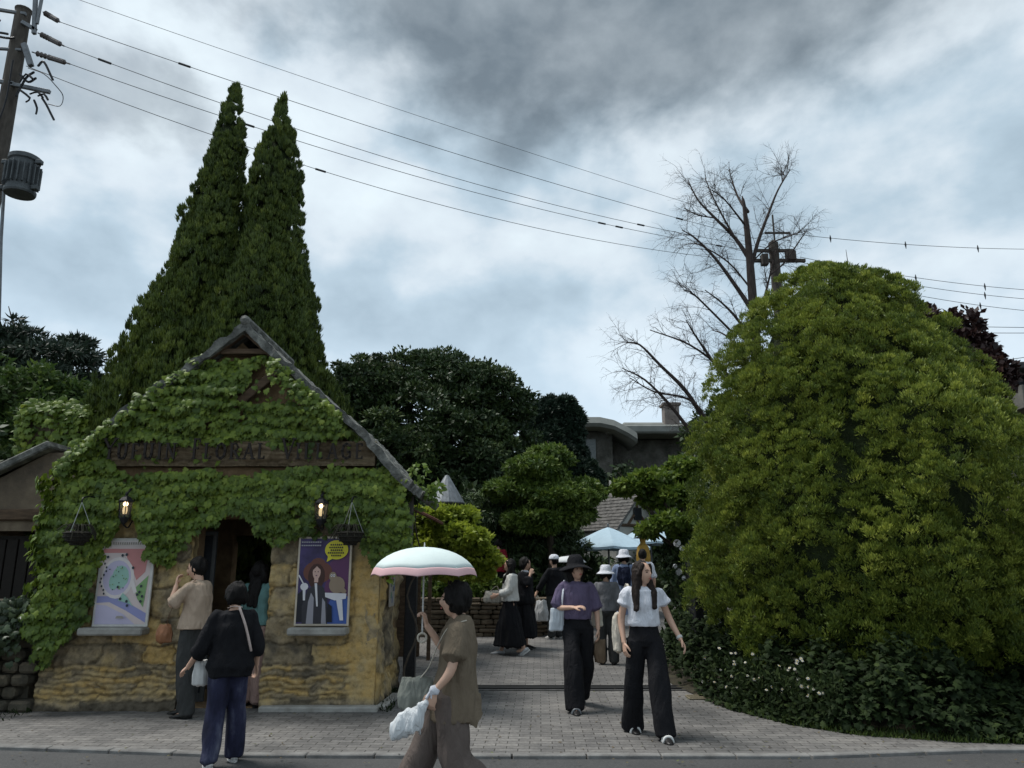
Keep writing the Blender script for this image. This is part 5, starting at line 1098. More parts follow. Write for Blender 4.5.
def wire(a, b_, sag, label, marks=(), r=.011, spacers=0):
    a = np.array(a); b_ = np.array(b_); n = 24; f = lambda t: a + (b_ - a) * t - np.array([0, 0, sag * 4 * t * (1 - t)])
    t_ = thing('power_line', label, 'power line', tuple(a), 0, 'overhead power lines'); b = MB(); b.tube([tuple(f(i / n)) for i in range(n + 1)], r, 5); b.build('cable', WIRE, t_)
    if marks or spacers:
        for m_ in list(marks):
            k_ = MB(); p, q = f(m_ - .003), f(m_ + .003); d = unit(q - p) * .11; k_.tube([tuple(p - d), tuple(p + d)], .022, 6); k_.build('clamp', WIRE, t_)
        for i in range(spacers):
            p = f((i + .6) / spacers); k_ = MB(); k_.tube([tuple(p + [0, 0, .10]), tuple(p), tuple(p - [0, 0, .14])], [.008, .03, .008], 5); k_.build('clamp', WIRE, t_)
WA = [(P(34, -16, 12.5), P(782, 232, 21), .12, 'topmost thin power line crossing the sky from above the left pole', ()), (P(60, 22, 12.4), P(786, 246, 21), .25, 'power line from the first insulator, just touching the cypress tips', (.12, .79)),
      (P(64, 46, 12.4), P(784, 250, 21), .55, 'power line from the middle insulator of the left pole', (.04, .72)), (P(70, 64, 12.4), P(776, 254, 21), .50, 'power line from the lowest insulator of the left pole', (.18, .66, .69, .88)), (P(26, 66, 12.5), P(768, 262, 21), .75, 'thin lowest power line from the left pole bracket to the far pole', (.30,))]
for a, b_, s, l, m_ in WA: wire(a, b_, s, l, m_, .0065 if m_ else .005)
P3 = [(784, 233, 1140, 247, 'upper right power line beaded with small bird guards', .25), (800, 257, 1140, 294, 'second right-hand power line beaded with small bird guards', .30), (800, 262, 1140, 303, 'third right-hand power line beaded with small bird guards', .35), (790, 266, 1140, 316, 'lowest beaded power line right of the far pole', .4)]
for x0, y0, x1, y1, l, s in P3: wire(P(x0, y0, 21), P(x1, y1, 23), s, l, (), .008, 5)
for k, (y0, y1) in enumerate(((324, 326), (331, 330), (372, 336))): wire(P(900, y0, 30), P(1160, y1, 26), .1, ['thin pair wire low at the right edge, upper strand', 'thin pair wire low at the right edge, lower strand', 'service wire rising to the neighbour house at the right edge'][k], (), .012)
# ================================================================== PEOPLE
def organic(name, mb, voxel, mat, parent, smooth_it=3, disp=None, world=False):
    me = bpy.data.meshes.new('tmp'); me.from_pydata(mb.v, [], mb.f); me.update(); o = bpy.data.objects.new('tmp', me); COL.objects.link(o)
    rm = o.modifiers.new('r', 'REMESH'); rm.mode = 'VOXEL'; rm.voxel_size = voxel; rm.use_smooth_shade = True
    if smooth_it: sm = o.modifiers.new('s', 'SMOOTH'); sm.iterations = smooth_it; sm.factor = .5
    dg = bpy.context.evaluated_depsgraph_get(); m2 = bpy.data.meshes.new_from_object(o.evaluated_get(dg))
    bpy.data.objects.remove(o); bpy.data.meshes.remove(me)
    m2.materials.clear(); m2.materials.append(mat); m2.name = name
    n = len(m2.vertices); co = np.empty(n * 3, np.float32); m2.vertices.foreach_get('co', co); co = co.reshape(-1, 3)
    if disp is not None:
        no = np.empty(n * 3, np.float32); m2.vertices.foreach_get('normal', no); co = co + no.reshape(-1, 3) * disp(co)[:, None]; m2.vertices.foreach_set('co', co.astype(np.float32).ravel()); m2.update()
    m2.polygons.foreach_set('use_smooth', np.ones(len(m2.polygons), dtype=bool))
    ob = bpy.data.objects.new(name, m2); COL.objects.link(ob); ob.parent = parent; return ob
def tri_fix(mb):    # ensure all tuples plain
    return mb
def rotz(v, a): c, s = math.cos(a), math.sin(a); return np.array([v[0] * c - v[1] * s, v[0] * s + v[1] * c, v[2]])
def stack(mb, rings, seg=20):
    """rings (x,y,z,rx,ry): closed solid from stacked ellipses"""
    V = []; F = []; n = len(rings)
    for (x, y, z, rx, ry) in rings:
        for k in range(seg): a = 2 * math.pi * k / seg; V.append((x + rx * math.cos(a), y + ry * math.sin(a), z))
    for i in range(n - 1):
        for k in range(seg): k2 = (k + 1) % seg; F.append((i * seg + k, i * seg + k2, (i + 1) * seg + k2, (i + 1) * seg + k))
    V.append(rings[0][:3]); V.append(rings[-1][:3]); c = len(V) - 2
    for k in range(seg): k2 = (k + 1) % seg; F.append((c, k2, k)); F.append((c + 1, (n - 1) * seg + k, (n - 1) * seg + k2))
    if rings[0][2] > rings[-1][2]: F = [f[::-1] for f in F]
    mb.add(V, F)
def ellipsoid(mb, c, r, R_=None, seg=16, fn=None):
    prof = [(math.sin(a), -math.cos(a)) for a in np.linspace(.02, math.pi - .02, seg // 2 + 4)]; V, F = lathe(prof, (0, 0, 0), seg); V = np.array(V) * np.array(r)
    if fn is not None: V = fn(V)
    if R_ is not None: V = V @ np.array(R_.to_3x3()).T
    V = V + np.array(c); n = len(V); V = list(map(tuple, V)); V.append(tuple(np.mean(V[:seg], 0))); V.append(tuple(np.mean(V[n - seg:n], 0)))
    m = n // seg
    for k in range(seg): k2 = (k + 1) % seg; F.append((n, k2, k)); F.append((n + 1, (m - 1) * seg + k, (m - 1) * seg + k2))
    mb.add(V, F)
def face_fn(V):
    V = V.copy(); x, y, z = V.T; zn = z / .118; front = np.clip(-y / .09, 0, 1)
    low = np.clip(-zn, 0, 1); x2 = x * (1 - .32 * low ** 1.6) ; y2 = y * (1 - .10 * low) - .006 * low
    g = lambda cx, cz, sx, sz: np.exp(-((x2 - cx) / sx) ** 2 - ((z - cz) / sz) ** 2) * front
    y2 = y2 - .026 * g(0, -.022, .011, .020) - .010 * g(0, .004, .008, .022) + .010 * g(.032, .006, .017, .013) + .010 * g(-.032, .006, .017, .013) - .006 * g(0, .034, .05, .014)
    y2 = y2 - .008 * g(0, -.056, .020, .009) - .008 * g(0, -.095, .022, .016) - .004 * g(.04, -.03, .02, .02) - .004 * g(-.04, -.03, .02, .02)
    return np.stack([x2, y2, z], 1)
def hand(mb, wr, d, nrm, thumb, curl=.35, s=1.0):
    """palm, four unequal bent fingers, thumb leaving the side of the palm; thumb = +1/-1 side along cross(d, nrm)"""
    wr = np.array(wr, float); d = unit(np.array(d, float)); nrm = np.array(nrm, float); nrm = unit(nrm - d * np.dot(nrm, d)); sd = np.cross(d, nrm)
    V, F = tube([wr - d * .02 * s, wr + d * .015 * s, wr + d * .05 * s, wr + d * .088 * s], [(.024 * s, .017 * s), (.030 * s, .016 * s), (.040 * s, .015 * s), (.038 * s, .012 * s)], 12, 2, True, up=nrm); mb.add(V, F)
    for off, ln in ((-.030, .058), (-.010, .070), (.010, .075), (.030, .066)):
        o = off * thumb; p = wr + d * .080 * s + sd * o * s; c = curl; q = [p]
        for k in range(3):
            dr = d * math.cos(c) + nrm * math.sin(c) + sd * o * .8; p = p + unit(dr) * ln * s * (.42, .33, .25)[k]; q.append(p); c += curl * 1.1
        V, F = tube(q, [.0095 * s, .009 * s, .0082 * s, .007 * s], 8, 2); mb.add(V, F)
    p = wr + d * .022 * s + sd * .026 * thumb * s; q = [p, p + unit(d * .75 + sd * thumb * .7 + nrm * .25) * .035 * s]; q.append(q[-1] + unit(d * .9 + sd * thumb * .35 + nrm * .45) * .030 * s); q.append(q[-1] + unit(d + nrm * .5) * .022 * s)
    V, F = tube(q, [.014 * s, .012 * s, .010 * s, .008 * s], 8, 2); mb.add(V, F)
J0 = dict(pel=(0, 0, .90), chest=(0, 0, 1.22), neck=(0, .005, 1.40), head=(0, -.015, 1.535), shA=(-.165, .0, 1.345), shB=(.165, .0, 1.345), elA=(-.215, .03, 1.09), elB=(.215, .03, 1.09), wrA=(-.225, -.03, .86), wrB=(.225, -.03, .86),
          hipA=(-.085, 0, .88), hipB=(.085, 0, .88), knA=(-.095, -.01, .48), knB=(.095, -.01, .48), anA=(-.10, .01, .075), anB=(.10, .01, .075))
class Person:
    def __init__(s, label, loc, yaw, H, joints=None, near=True, headyaw=0, headpitch=0, group='visitors walking near the gate', hands=(None, None), build=1.0, footyaw=(0, 0), curl=(.35, .35)):
        s.k = H / 1.65; s.J = {a: np.array(v, float) for a, v in J0.items()}
        for a, v in (joints or {}).items(): s.J[a] = np.array(v, float)
        s.t = thing('person', label, 'person', loc, yaw, group); s.vox = .0058 if near else .011; s.near = near; s.b = build; s.hy = headyaw; s.hp = headpitch
        J = s.J; k = s.k; mb = MB(); b = build
        s.RH = Matrix.Rotation(headyaw, 4, 'Z') @ Matrix.Rotation(headpitch, 4, 'X')
        ellipsoid(mb, J['head'], (.074, .094, .118), s.RH, 32 if near else 18, face_fn)
        for sx in (-1, 1): ellipsoid(mb, J['head'] + np.array(s.RH @ Vector((sx * .076, .008, -.004))), (.010, .018, .030), s.RH, 8)
        V, F = tube([J['neck'] - [0, 0, .06], J['neck'], J['head'] + np.array([0, .02, -.06])], [.062, .050, .050], 14, 3); mb.add(V, F)
        P0, C0, N0 = J['pel'], J['chest'], J['neck']
        s.tor = lambda z: (P0 + (C0 - P0) * (z - P0[2]) / (C0[2] - P0[2])) if z < C0[2] else C0 + (N0 - C0) * (z - C0[2]) / (N0[2] - C0[2])
        rg_ = [(.82, .12, .09), (.88, .155, .11), (.95, .150, .105), (1.05, .118 * b, .088 * b), (1.15, .128, .095), (1.25, .145, .103), (1.32, .150, .088), (1.37, .11, .068), (1.40, .06, .055)]
        s.rings = [(s.tor(z)[0], s.tor(z)[1], z, rx * b, ry * b) for z, rx, ry in rg_]; stack(mb, [(a, b_, c_, d_ * .86, e_ * (.74 if c_ < 1.2 else .84)) for a, b_, c_, d_, e_ in s.rings[1:]])
        for q in 'AB':
            V, F = tube([J['sh' + q], J['el' + q], J['wr' + q]], [.038, .035, .024], 12, 5); mb.add(V, F)
            ellipsoid(mb, J['sh' + q] - [0, 0, .01], (.034, .034, .034))
            V, F = tube([J['hip' + q] + [0, .01, 0], (J['hip' + q] + J['kn' + q]) / 2, J['kn' + q], J['kn' + q] * .45 + J['an' + q] * .55 + [0, .012, 0], J['an' + q]], [.062, .056, .044, .044, .034], 12, 3); mb.add(V, F)
            a = J['an' + q]; fy = footyaw['AB'.index(q)]; fw = rotz(np.array([0, -1, 0]), fy); V, F = tube([a + [0, 0, -.03] - fw * .03, a + [0, 0, -.035] + fw * .06, a + [0, 0, -.052] + fw * .13], [.034, .032, .022], 10, 2); mb.add(V, F)
            h = hands['AB'.index(q)]; d = h[0] if h else unit(J['wr' + q] - J['el' + q]); sx = -1 if q == 'A' else 1
            nrm = h[1] if h else (-sx * 1.0, .25, 0); sd = np.cross(unit(np.array(d, float)), np.array(nrm, float)); th = h[2] if h else (1 if sd[1] < 0 else -1)
            hand(mb, J['wr' + q], d, nrm, th, curl['AB'.index(q)])
        mb.v = [tuple(c * k for c in v) for v in mb.v]
        s.body = organic('body', mb, s.vox * (.9 if near else 1), SKIN, s.t, 2)
        if near or True:
            hd = J['head']; f = lambda x, y, z: tuple((hd + np.array(s.RH @ Vector((x, y, z)))) * k)
            for sx in (-1, 1):
                e = MB(); ellipsoid(e, f(sx * .031, -.083, .006), (.0125 * k, .005 * k, .006 * k), s.RH, 10); e.build('eye', EYE, s.body, True, world=False)
                e = MB(); e.tube([f(sx * .016, -.092, .024), f(sx * .032, -.092, .030), f(sx * .050, -.080, .024)], .0028 * k, 5, sub=3); e.build('eyebrow', HAIR, s.body, True, world=False)
            e = MB(); ellipsoid(e, f(0, -.0985, -.056), (.020 * k, .006 * k, .0065 * k), s.RH, 10); e.build('lips', LIPS, s.body, True, world=False)
    def org(s, name, mb, mat, vox=None, sm=4, amp=.005, sc=.13, stretch=(1, 1, .6), seed=1):
        mb.v = [tuple(c * s.k for c in v) for v in mb.v]; nz = Noise(seed + len(mb.v), sc)
        return organic(name, mb, vox or (.009 if s.near else .014), mat, s.t, sm, (lambda V: amp * nz(V * np.array(stretch))) if amp else None)
    def top(s, mat, hem=.95, infl=.016, sleeve=.9, srad=(.062, .058), flare=.0, name='shirt', neckw=.075, amp=.005, sidehem=0, taper=None):
        mb = MB(); r = [q for q in s.rings if q[2] > hem and q[2] < 1.385]; z0 = hem; c = s.tor(max(hem, .8)) if hem > .86 else s.J['pel']
        base = next((q for q in s.rings if q[2] >= hem), s.rings[0]); L0 = [(c[0], c[1], hem, base[3] + infl + flare, base[4] + infl + flare)]
        for q in r:
            t = np.clip((1.30 - q[2]) / (1.30 - hem), 0, 1); w = max(q[3], .135 if flare or infl > .02 else q[3]); L0.append((q[0], q[1], q[2], w + infl + flare * t, max(q[4], .095 if infl > .02 else q[4]) + infl + flare * t))
        n = s.J['neck']; L0.append((n[0], n[1], 1.405, neckw, .065)); stack(mb, L0)
        for q in 'AB':
            sh, el, wr = s.J['sh' + q], s.J['el' + q], s.J['wr' + q]; pts = [sh * .75 + s.tor(1.32) * .25 + [0, 0, .0], sh]
            if sleeve <= 1: pts += [sh + (el - sh) * sleeve * .5, sh + (el - sh) * sleeve]
            else: pts += [el, el + (wr - el) * (sleeve - 1)]
            V, F = tube(pts, [.055, .058, (srad[0] + .058) / 2, srad[1]], 14, 4); mb.add(V, F)
        return s.org(name, mb, mat, amp=amp)
    def trousers(s, mat, waist=1.03, thigh=.10, knee=.085, hem=.09, zhem=.05, name='trousers', amp=.007):
        mb = MB(); J = s.J; c = s.tor(waist); p = J['pel']; stack(mb, [(p[0], p[1], .83, .13, .10), (p[0], p[1], .89, .165, .122), (p[0], p[1], .95, .158, .115), (c[0], c[1], waist, .132 * s.b, .098 * s.b)])
        for q in 'AB':
            h, k, a = J['hip' + q], J['kn' + q], J['an' + q].copy(); d = unit(a - k); e = k + (a - k) * ((k[2] - zhem - (a[2] - .075)) / max(.05, k[2] - a[2])) if False else a - np.array([0, 0, .075 - zhem])
            V, F = tube([h + [0, 0, .02], (h + k) / 2, k, (k + e) / 2, e], [thigh, (thigh + knee) / 2, knee, (knee + hem) / 2, hem], 16, 3, True); mb.add(V, F)
        return s.org(name, mb, mat, amp=amp, stretch=(1, 1, .35), sc=.16)
    def skirt(s, mat, waist=1.03, zhem=.2, r=(.26, .22), name='skirt', cx=0, cy=0, hipw=.175):
        mb = MB(); c = s.tor(waist); p = s.J['pel']; stack(mb, [(cx, cy, zhem, r[0], r[1]), (cx * .5, cy * .5, (zhem + .9) / 2, (r[0] + hipw) / 2 + .01, (r[1] + .13) / 2 + .01), (p[0], p[1], .88, hipw, .13), (c[0], c[1], waist, .135, .10)], 28)
        return s.org(name, mb, mat, amp=.014, stretch=(1.6, 1.6, .18), sc=.17)
    def shoes(s, mat, sole=None, name='shoe', footyaw=(0, 0), sandal=None, size=1.0, pitch=(0, 0)):
        for i, q in enumerate('AB'):
            mb = MB(); a = s.J['an' + q]; M = Matrix.Rotation(footyaw[i], 4, 'Z') @ Matrix.Rotation(pitch[i], 4, 'X'); f = lambda x, y, z: tuple((a + np.array(M @ Vector((x, y, z)))) * s.k)
            V, F = tube([f(0, .055, -.045), f(0, .0, -.035), f(0, -.08, -.044), f(0, -.15, -.056), f(0, -.185, -.060)], [(.028, .030), (.040, .040), (.044, .032), (.038, .020), (.022, .012)], 12, 3, True, up=(0, 0, 1)); mb.add(V, F)
            o = organic(name, mb, .006, mat, s.t, 2)
            if sole:
                b = MB(); sv = []
                for z in (-.086, -.062):
                    for t in range(16): an = 2 * math.pi * t / 16; yy = math.cos(an) * .135 - .062; sv.append(f(math.sin(an) * (.044 + .004 * (yy < -.05)), yy, z))
                b.add(sv, [tuple(range(15, -1, -1)), tuple(range(16, 32))] + [(t, (t + 1) % 16, 16 + (t + 1) % 16, 16 + t) for t in range(16)]); b.build('sole', sole, o, world=False)
            if sandal:
                for yy in (-.055, -.10): b = MB(); b.tube([f(-.048, yy, -.06), f(-.032, yy, -.020), f(0, yy, -.008), f(.032, yy, -.020), f(.048, yy, -.06)], .013, 6, sub=3); b.build('strap', sandal, o, True, world=False)
    def hair(s, mat=None, long=0, side=0, bun=False, bob=0, fr=1.0, short=False):
        mb = MB(); hd = s.J['head']; f = lambda x, y, z: np.array(hd + np.array(s.RH @ Vector((x, y, z))))
        ellipsoid(mb, f(0, .022, .022), (.084 * fr, .094 * fr, .108 * fr), s.RH, 20)
        if not short:
            for sx in (-1, 1): V, F = tube([f(sx * .045, -.055, .085), f(sx * .072, -.045, .04), f(sx * .080, -.015, -.02)], [.020, .018, .022], 8, 3); mb.add(V, F)
        if bob:
            for sx in (-1, 0, 1): V, F = tube([f(sx * .055, .03, .05), f(sx * .066, .038, -.03), f(sx * .058, .032, -.06 - bob)], [.045, .050, .032], 10, 3); mb.add(V, F)
        if long:
            n = s.J['neck']
            for sx, ln, yy in ((-1, long, -.03), (1, long * .92, -.03), (-.5, long * 1.05, .06), (.5, long, .06), (0, long, .075)):
                q0 = f(sx * .062, .02, .03); q1 = f(sx * .075, .02, -.06); q2 = n + np.array([sx * .085, yy * 2.6 if yy < 0 else yy * 1.2, -.05]); q3 = n + np.array([sx * (.100 if sx < 0 else .080), -.135 if yy < 0 else yy * 1.9, .02 - ln])
                V, F = tube([q0, q1, q2, q3], [.044, .052, .050 if sx < 0 else .042, .024], 10, 4); mb.add(V, F)
        if bun: ellipsoid(mb, f(0, .11, .05), (.045, .04, .045))
        mb.v = [tuple(c * s.k for c in v) for v in mb.v]; nz = Noise(7, .03)
        return organic('hair', mb, .0065 if s.near else .012, mat or HAIR, s.t, 2, lambda V: .003 * nz(V * np.array([1, 1, .25])))
    def hat(s, prof, mat, tilt=0, wav=.0, name='hat', off=(0, .01, .06), sy=1.12):
        V, F = lathe(prof, (0, 0, 0), 32, 1, sy); V = np.array(V); a = np.arctan2(V[:, 1], V[:, 0]); r = np.hypot(V[:, 0], V[:, 1]); V[:, 2] += wav * np.clip(r - .1, 0, 1) * np.sin(a * 3 + 1)
        V = (V + np.array(off)) @ np.array((s.RH @ Matrix.Rotation(tilt, 4, 'X')).to_3x3()).T + s.J['head']; o = mesh_np(name, V * s.k, F, mat, s.t, True, world=False); so = o.modifiers.new('s', 'SOLIDIFY'); so.thickness = .004; return o
    def W(s, p):   # local point (unscaled metres of the 1.65 m figure) -> world
        p = rotz(np.array(p, float) * s.k, s.t.rotation_euler[2]); return p + np.array(s.t.location)
EYE = mat_plain('eye_dark', (.02, .014, .012), .2, 0, .1); LIPS = mat_plain('lips', (.42, .10, .10), .4)
def bag(name, label, cat, c, w, h, d, mat, rz=0, straps=None, smat=None, sag=.15, group=None, taper=.85, parts=None):
    t = thing(name, label, cat, tuple(c), 0, group); mb = MB(); stack(mb, [(0, 0, -h * .5, w * .36, d * .32), (0, 0, -h * .46, w * .48, d * .5), (0, 0, -h * .1, w * .52, d * .55), (0, 0, h * .35, w * .5 * taper, d * .36), (0, 0, h * .5, w * .48 * taper, d * .16)], 24)
    M = Matrix.Rotation(rz, 4, 'Z'); mb.v = [tuple(M @ Vector(v)) for v in mb.v]; nz = Noise(int(abs(c[0]) * 100) + 3, .10); organic('bag_body', mb, .008, mat, t, 3, lambda V: .006 * nz(V * np.array([1.6, 1.6, .5])))
    for pts, r_ in (straps or []):
        b = MB(); V, F = tube([np.array(p) for p in pts], [(r_, .004)] * len(pts), 8, 4, True); b.add(V, F); b.build('strap', smat or mat, t, True)
    return t
BLACKC = mat_cloth('black_cloth', (.012, .012, .014)); CHAR = mat_cloth('charcoal_cloth', (.045, .046, .045))
WHITEC = mat_cloth('white_cotton', (.66, .67, .72), .04); BEIGEC = mat_cloth('beige_linen', (.42, .32, .24), .06); TAUPE = mat_cloth('taupe_linen', (.165, .130, .092), .08); BROWNT = mat_cloth('brown_trouser', (.125, .100, .088), .08)
PURP = mat_cloth('purple_knit', (.115, .093, .155), .08); CREAM = mat_cloth('cream_canvas', (.55, .50, .42), .06); KNITW = mat_cloth('white_knit', (.60, .59, .56), .05)
WSOLE = mat_plain('white_sole', (.55, .54, .52), .6, 0, .06); BLKSH = mat_plain('black_leather', (.014, .013, .013), .4)
# jeans with fade
def jeans_mat():
    m = mat_noise('blue_jeans', [(.35, (.012, .013, .030)), (.5, (.024, .026, .058)), (.62, (.07, .075, .12)), (.75, (.17, .18, .22))], 4.5, .9, .5, 60, stretch=(1.5, 1.5, .6)); return m
# --- man in beige shirt at the doorway
GA = 'visitors outside the hut'; GB = 'visitors in the courtyard'
p1 = Person('person in beige short-sleeved shirt, hand to chin, studying the wall by the hut doorway', (-3.60, 9.12, 0), R(-100), 1.72, dict(elB=(.20, -.17, 1.16), wrB=(.10, -.20, 1.355), elA=(-.20, -.02, 1.1), wrA=(-.18, -.12, .9), head=(0, -.035, 1.535), anA=(-.1, -.10, .075), anB=(.1, .06, .075), chest=(0, .02, 1.22)), hands=(None, ((-.35, -.15, .93), (-.5, .85, 0), 1)), group=GA, build=1.08, headyaw=R(8), headpitch=R(6), curl=(.4, .5))
p1.top(BEIGEC, .90, .026, .95, (.075, .080), .025); p1.trousers(CHAR, 1.0, .10, .085, .085); p1.shoes(BLKSH, BLKSH); p1.hair(short=True, fr=1.05)
w0 = p1.W((.17, .05, 1.36)); w1 = p1.W((.16, -.17, 1.05)); w2 = p1.W((.12, -.26, .90)); w3 = p1.W((.04, -.24, .86)); wb = p1.W((-.1, .14, 1.38))
bag('shoulder_bag', 'brown leather shoulder bag worn by the beige shirt person', 'bag', p1.W((.12, -.27, .86)), .20, .20, .08, mat_plain('tan_leather', (.23, .10, .045), .45), R(-10), [([p1.W((.10, .03, 1.42)), p1.W((.18, -.08, 1.28)), p1.W((.19, -.18, 1.08)), p1.W((.13, -.25, .95))], .012)], mat_plain('strap_leather', (.10, .055, .03), .5))
# --- woman in black sweater
p2 = Person('person in black sweater and blue jeans seen from behind, stepping off the kerb', (-2.43, 7.02, 0), R(-152), 1.47, dict(elB=(.27, -.02, 1.07), wrB=(.36, -.20, .87), elA=(-.23, .03, 1.08), wrA=(-.26, -.08, .87), anB=(.13, .06, .075), anA=(-.12, -.14, .075), knA=(-.1, -.07, .48)), hands=(None, ((.4, -.7, -.45), (-.6, .1, -.6), -1)), group=GA, headyaw=R(18), build=1.1, footyaw=(0, 0))
p2.top(BLACKC, .79, .032, 1.35, (.09, .085), .03, name='sweater'); p2.trousers(jeans_mat(), .95, .105, .09, .085); p2.shoes(WSOLE, WSOLE, size=1.1); p2.hair(bob=.01, fr=1.13)
bag('white_pouch', 'small white pouch bag hanging by the black sweater person', 'bag', p2.W((.24, -.13, .82)), .15, .21, .07, mat_plain('white_leather', (.55, .54, .52), .35), R(30), [([p2.W((-.02, .13, 1.43)), p2.W((-.09, .15, 1.25)), p2.W((-.16, .14, 1.02))], .011), ([p2.W((.06, .0, 1.42)), p2.W((.02, .10, 1.44)), p2.W((-.05, .12, 1.43))], .012), ([p2.W((.24, -.13, .90)), p2.W((.26, -.12, 1.0))], .010)], mat_plain('pale_pink_strap', (.52, .42, .38), .6))
# --- woman inside the doorway
p3 = Person('person in teal top and dusty pink wide trousers half hidden in the hut doorway', (-3.10, 9.72, .02), R(165), 1.66, dict(elA=(-.22, -.05, 1.12), wrA=(-.15, -.22, 1.15)), near=True, group=GA)
p3.top(mat_cloth('teal_cloth', (.10, .19, .18)), .92, .02, .9, (.06, .06), .02); p3.trousers(mat_cloth('dusty_pink', (.30, .20, .17)), 1.0, .10, .095, .10); p3.shoes(BLKSH, BLKSH); p3.hair(long=.28)
# --- woman with parasol
p4 = Person('person in taupe tunic striding left under the white parasol, nearest the camera', (-.40, 5.35, 0), R(-92), 1.50,
    dict(chest=(0, .035, 1.22), neck=(0, .055, 1.40), head=(0, .02, 1.53), shA=(-.16, .05, 1.34), shB=(.16, .05, 1.34), elA=(-.20, -.06, 1.17), wrA=(-.17, -.21, 1.345), elB=(.235, .03, 1.09), wrB=(.24, -.09, .93),
         knA=(-.09, -.20, .47), anA=(-.10, -.40, .10), knB=(.09, .06, .47), anB=(.10, .40, .14)), hands=(((0, -.25, 1), (.35, -.9, 0), 1), ((0, -.30, -1), (-.9, .2, 0), -1)), curl=(.9, .55), headpitch=R(-2), group=GA, build=1.05)
def tunic(p):
    mb = MB(); t = p.tor; stack(mb, [(0, .05, .72, .19, .185), (0, .045, .80, .185, .18), (0, .04, .95, .180, .162), (0, .045, 1.1, .172, .142), (0, .05, 1.22, .170, .128), (0, .05, 1.31, .165, .11), (0, .055, 1.37, .12, .085), (0, .055, 1.415, .066, .062)], 28)
    for q in 'AB':
        sh, el = p.J['sh' + q], p.J['el' + q]; V, F = tube([sh * .7 + t(1.3) * .3, sh, sh + (el - sh) * .35, sh + (el - sh) * .72], [.06, .07, .082, .090], 14, 4); mb.add(V, F)
    mb.add(*tube([(.02, .14, .90), (.10, .18, .76), (.12, .20, .67)], [(.10, .03), (.08, .02), (.015, .01)], 12, 3, True))
    return p.org('tunic', mb, TAUPE, amp=.011, sc=.16, stretch=(1.2, 1.2, .35))
tunic(p4); p4.trousers(BROWNT, 1.0, .115, .105, .115); p4.shoes(BLKSH, BLKSH); p4.hair(bob=.015, fr=1.16)
b = MB(); V, F = tube([p4.J['wrB'] + [0, .01, .03], p4.J['wrB'] + [0, .0, -.0]], .036, 14, 2); b.add(V, F); b.v = [tuple(np.array(v) * p4.k) for v in b.v]; b.build('wristband', WHITEC, p4.t, True, world=False)
# parasol
PAR = mat_cloth('parasol_white', (.62, .70, .68), .03, .7, .06); PINK = mat_cloth('parasol_pink', (.66, .42, .43), .04, .7, .06)
hA = p4.W(p4.J['wrA'] + np.array([0, -.02, .07])); pt = thing('parasol', 'white parasol with pink rim held up by the taupe tunic person', 'parasol', tuple(hA))
cx, cy = hA[0] - .01, hA[1]; zt, ze, rr = P(430, 547, cy).z, P(430, 576, cy).z, 50 * cy / FPX * 1.03
def par(s0, s1, name, mat):
    V = []; F = []; n = 8; m = n * 6; rows = 8
    for j in range(rows + 1):
        s = s0 + (s1 - s0) * j / rows; a_ = s * math.pi / 2 * .93
        for k in range(m):
            a = 2 * math.pi * k / m; cr = math.sin((k % 6) / 6 * math.pi); r_ = rr * math.sin(a_) / math.sin(math.pi / 2 * .93) * (1 - .045 * cr * s); z = ze + (zt - ze) * (math.cos(a_) - math.cos(math.pi / 2 * .93)) / (1 - math.cos(math.pi / 2 * .93)) + .012 * cr * s * s
            V.append((cx + r_ * math.cos(a), cy + r_ * math.sin(a), z))
    for j in range(rows):
        for k in range(m): k2 = (k + 1) % m; F.append((j * m + k, (j + 1) * m + k, (j + 1) * m + k2, j * m + k2))
    o = mesh_np(name, V, F, mat, pt, True); sd = o.modifiers.new('s', 'SOLIDIFY'); sd.thickness = .002
par(.02, .84, 'canopy', PAR); par(.84, 1.0, 'rim_band', PINK)
b = MB(); b.tube([(cx, cy, zt + .03), (cx, cy, zt), (cx, cy, hA[2] - .12)], [.003, .006, .006], 8); b.build('shaft', WSOLE, pt)
b = MB()
for k in range(8):
    a = 2 * math.pi * k / 8; pp = []
    for j in range(6): s = j / 5; a_ = s * math.pi / 2 * .93; r_ = rr * math.sin(a_) / math.sin(math.pi / 2 * .93); pp.append((cx + r_ * math.cos(a), cy + r_ * math.sin(a), ze + (zt - ze) * (math.cos(a_) - .11) / .89 - .006))
    b.tube(pp, .0025, 4); b.tube([(cx, cy, ze + .02), pp[2]], .002, 4)
b.build('rib_frame', STEEL_GREY, pt)
b = MB(); b.tube([(cx + .030 * math.cos(a) - .0, cy, hA[2] - .145 + .030 * math.sin(a)) for a in np.linspace(0, 2 * math.pi, 17)], .0075, 8, caps=False); b.build('ring_handle', CREAM, pt)
# plastic bag and shoulder bag
hB = p4.W(p4.J['wrB'] + np.array([0, -.05, -.09])); t = thing('plastic_bag', 'white plastic carrier bag swinging from the left hand of the parasol holder', 'bag', tuple(hB))
mb = MB(); c = np.array(hB)
mb.add(*tube([c + [0, 0, .03], c + [-.035, 0, -.015], c + [-.08, 0, -.07], c + [-.125, 0, -.135], c + [-.12, 0, -.165]], [(.02, .02), (.04, .03), (.075, .04), (.10, .045), (.085, .03)], 20, 4, True, up=(0, 1, 0))); nz = Noise(44, .09)
o = organic('bag_body', mb, .007, mat_cloth('thin_plastic', (.68, .70, .71), .03, .35, .9), None, 2, lambda V: .004 * nz(V * np.array([3, 1, .7]))); o.parent = t; o.location = -Vector(t.location)
b = MB(); b.tube([c + [0, 0, .0], c + [.02, .02, .05], c + [.03, 0, .02], c + [.03, -.01, .09], c + [0, -.01, .05]], .010, 6, sub=3); b.build('handle', WHITEC, t)
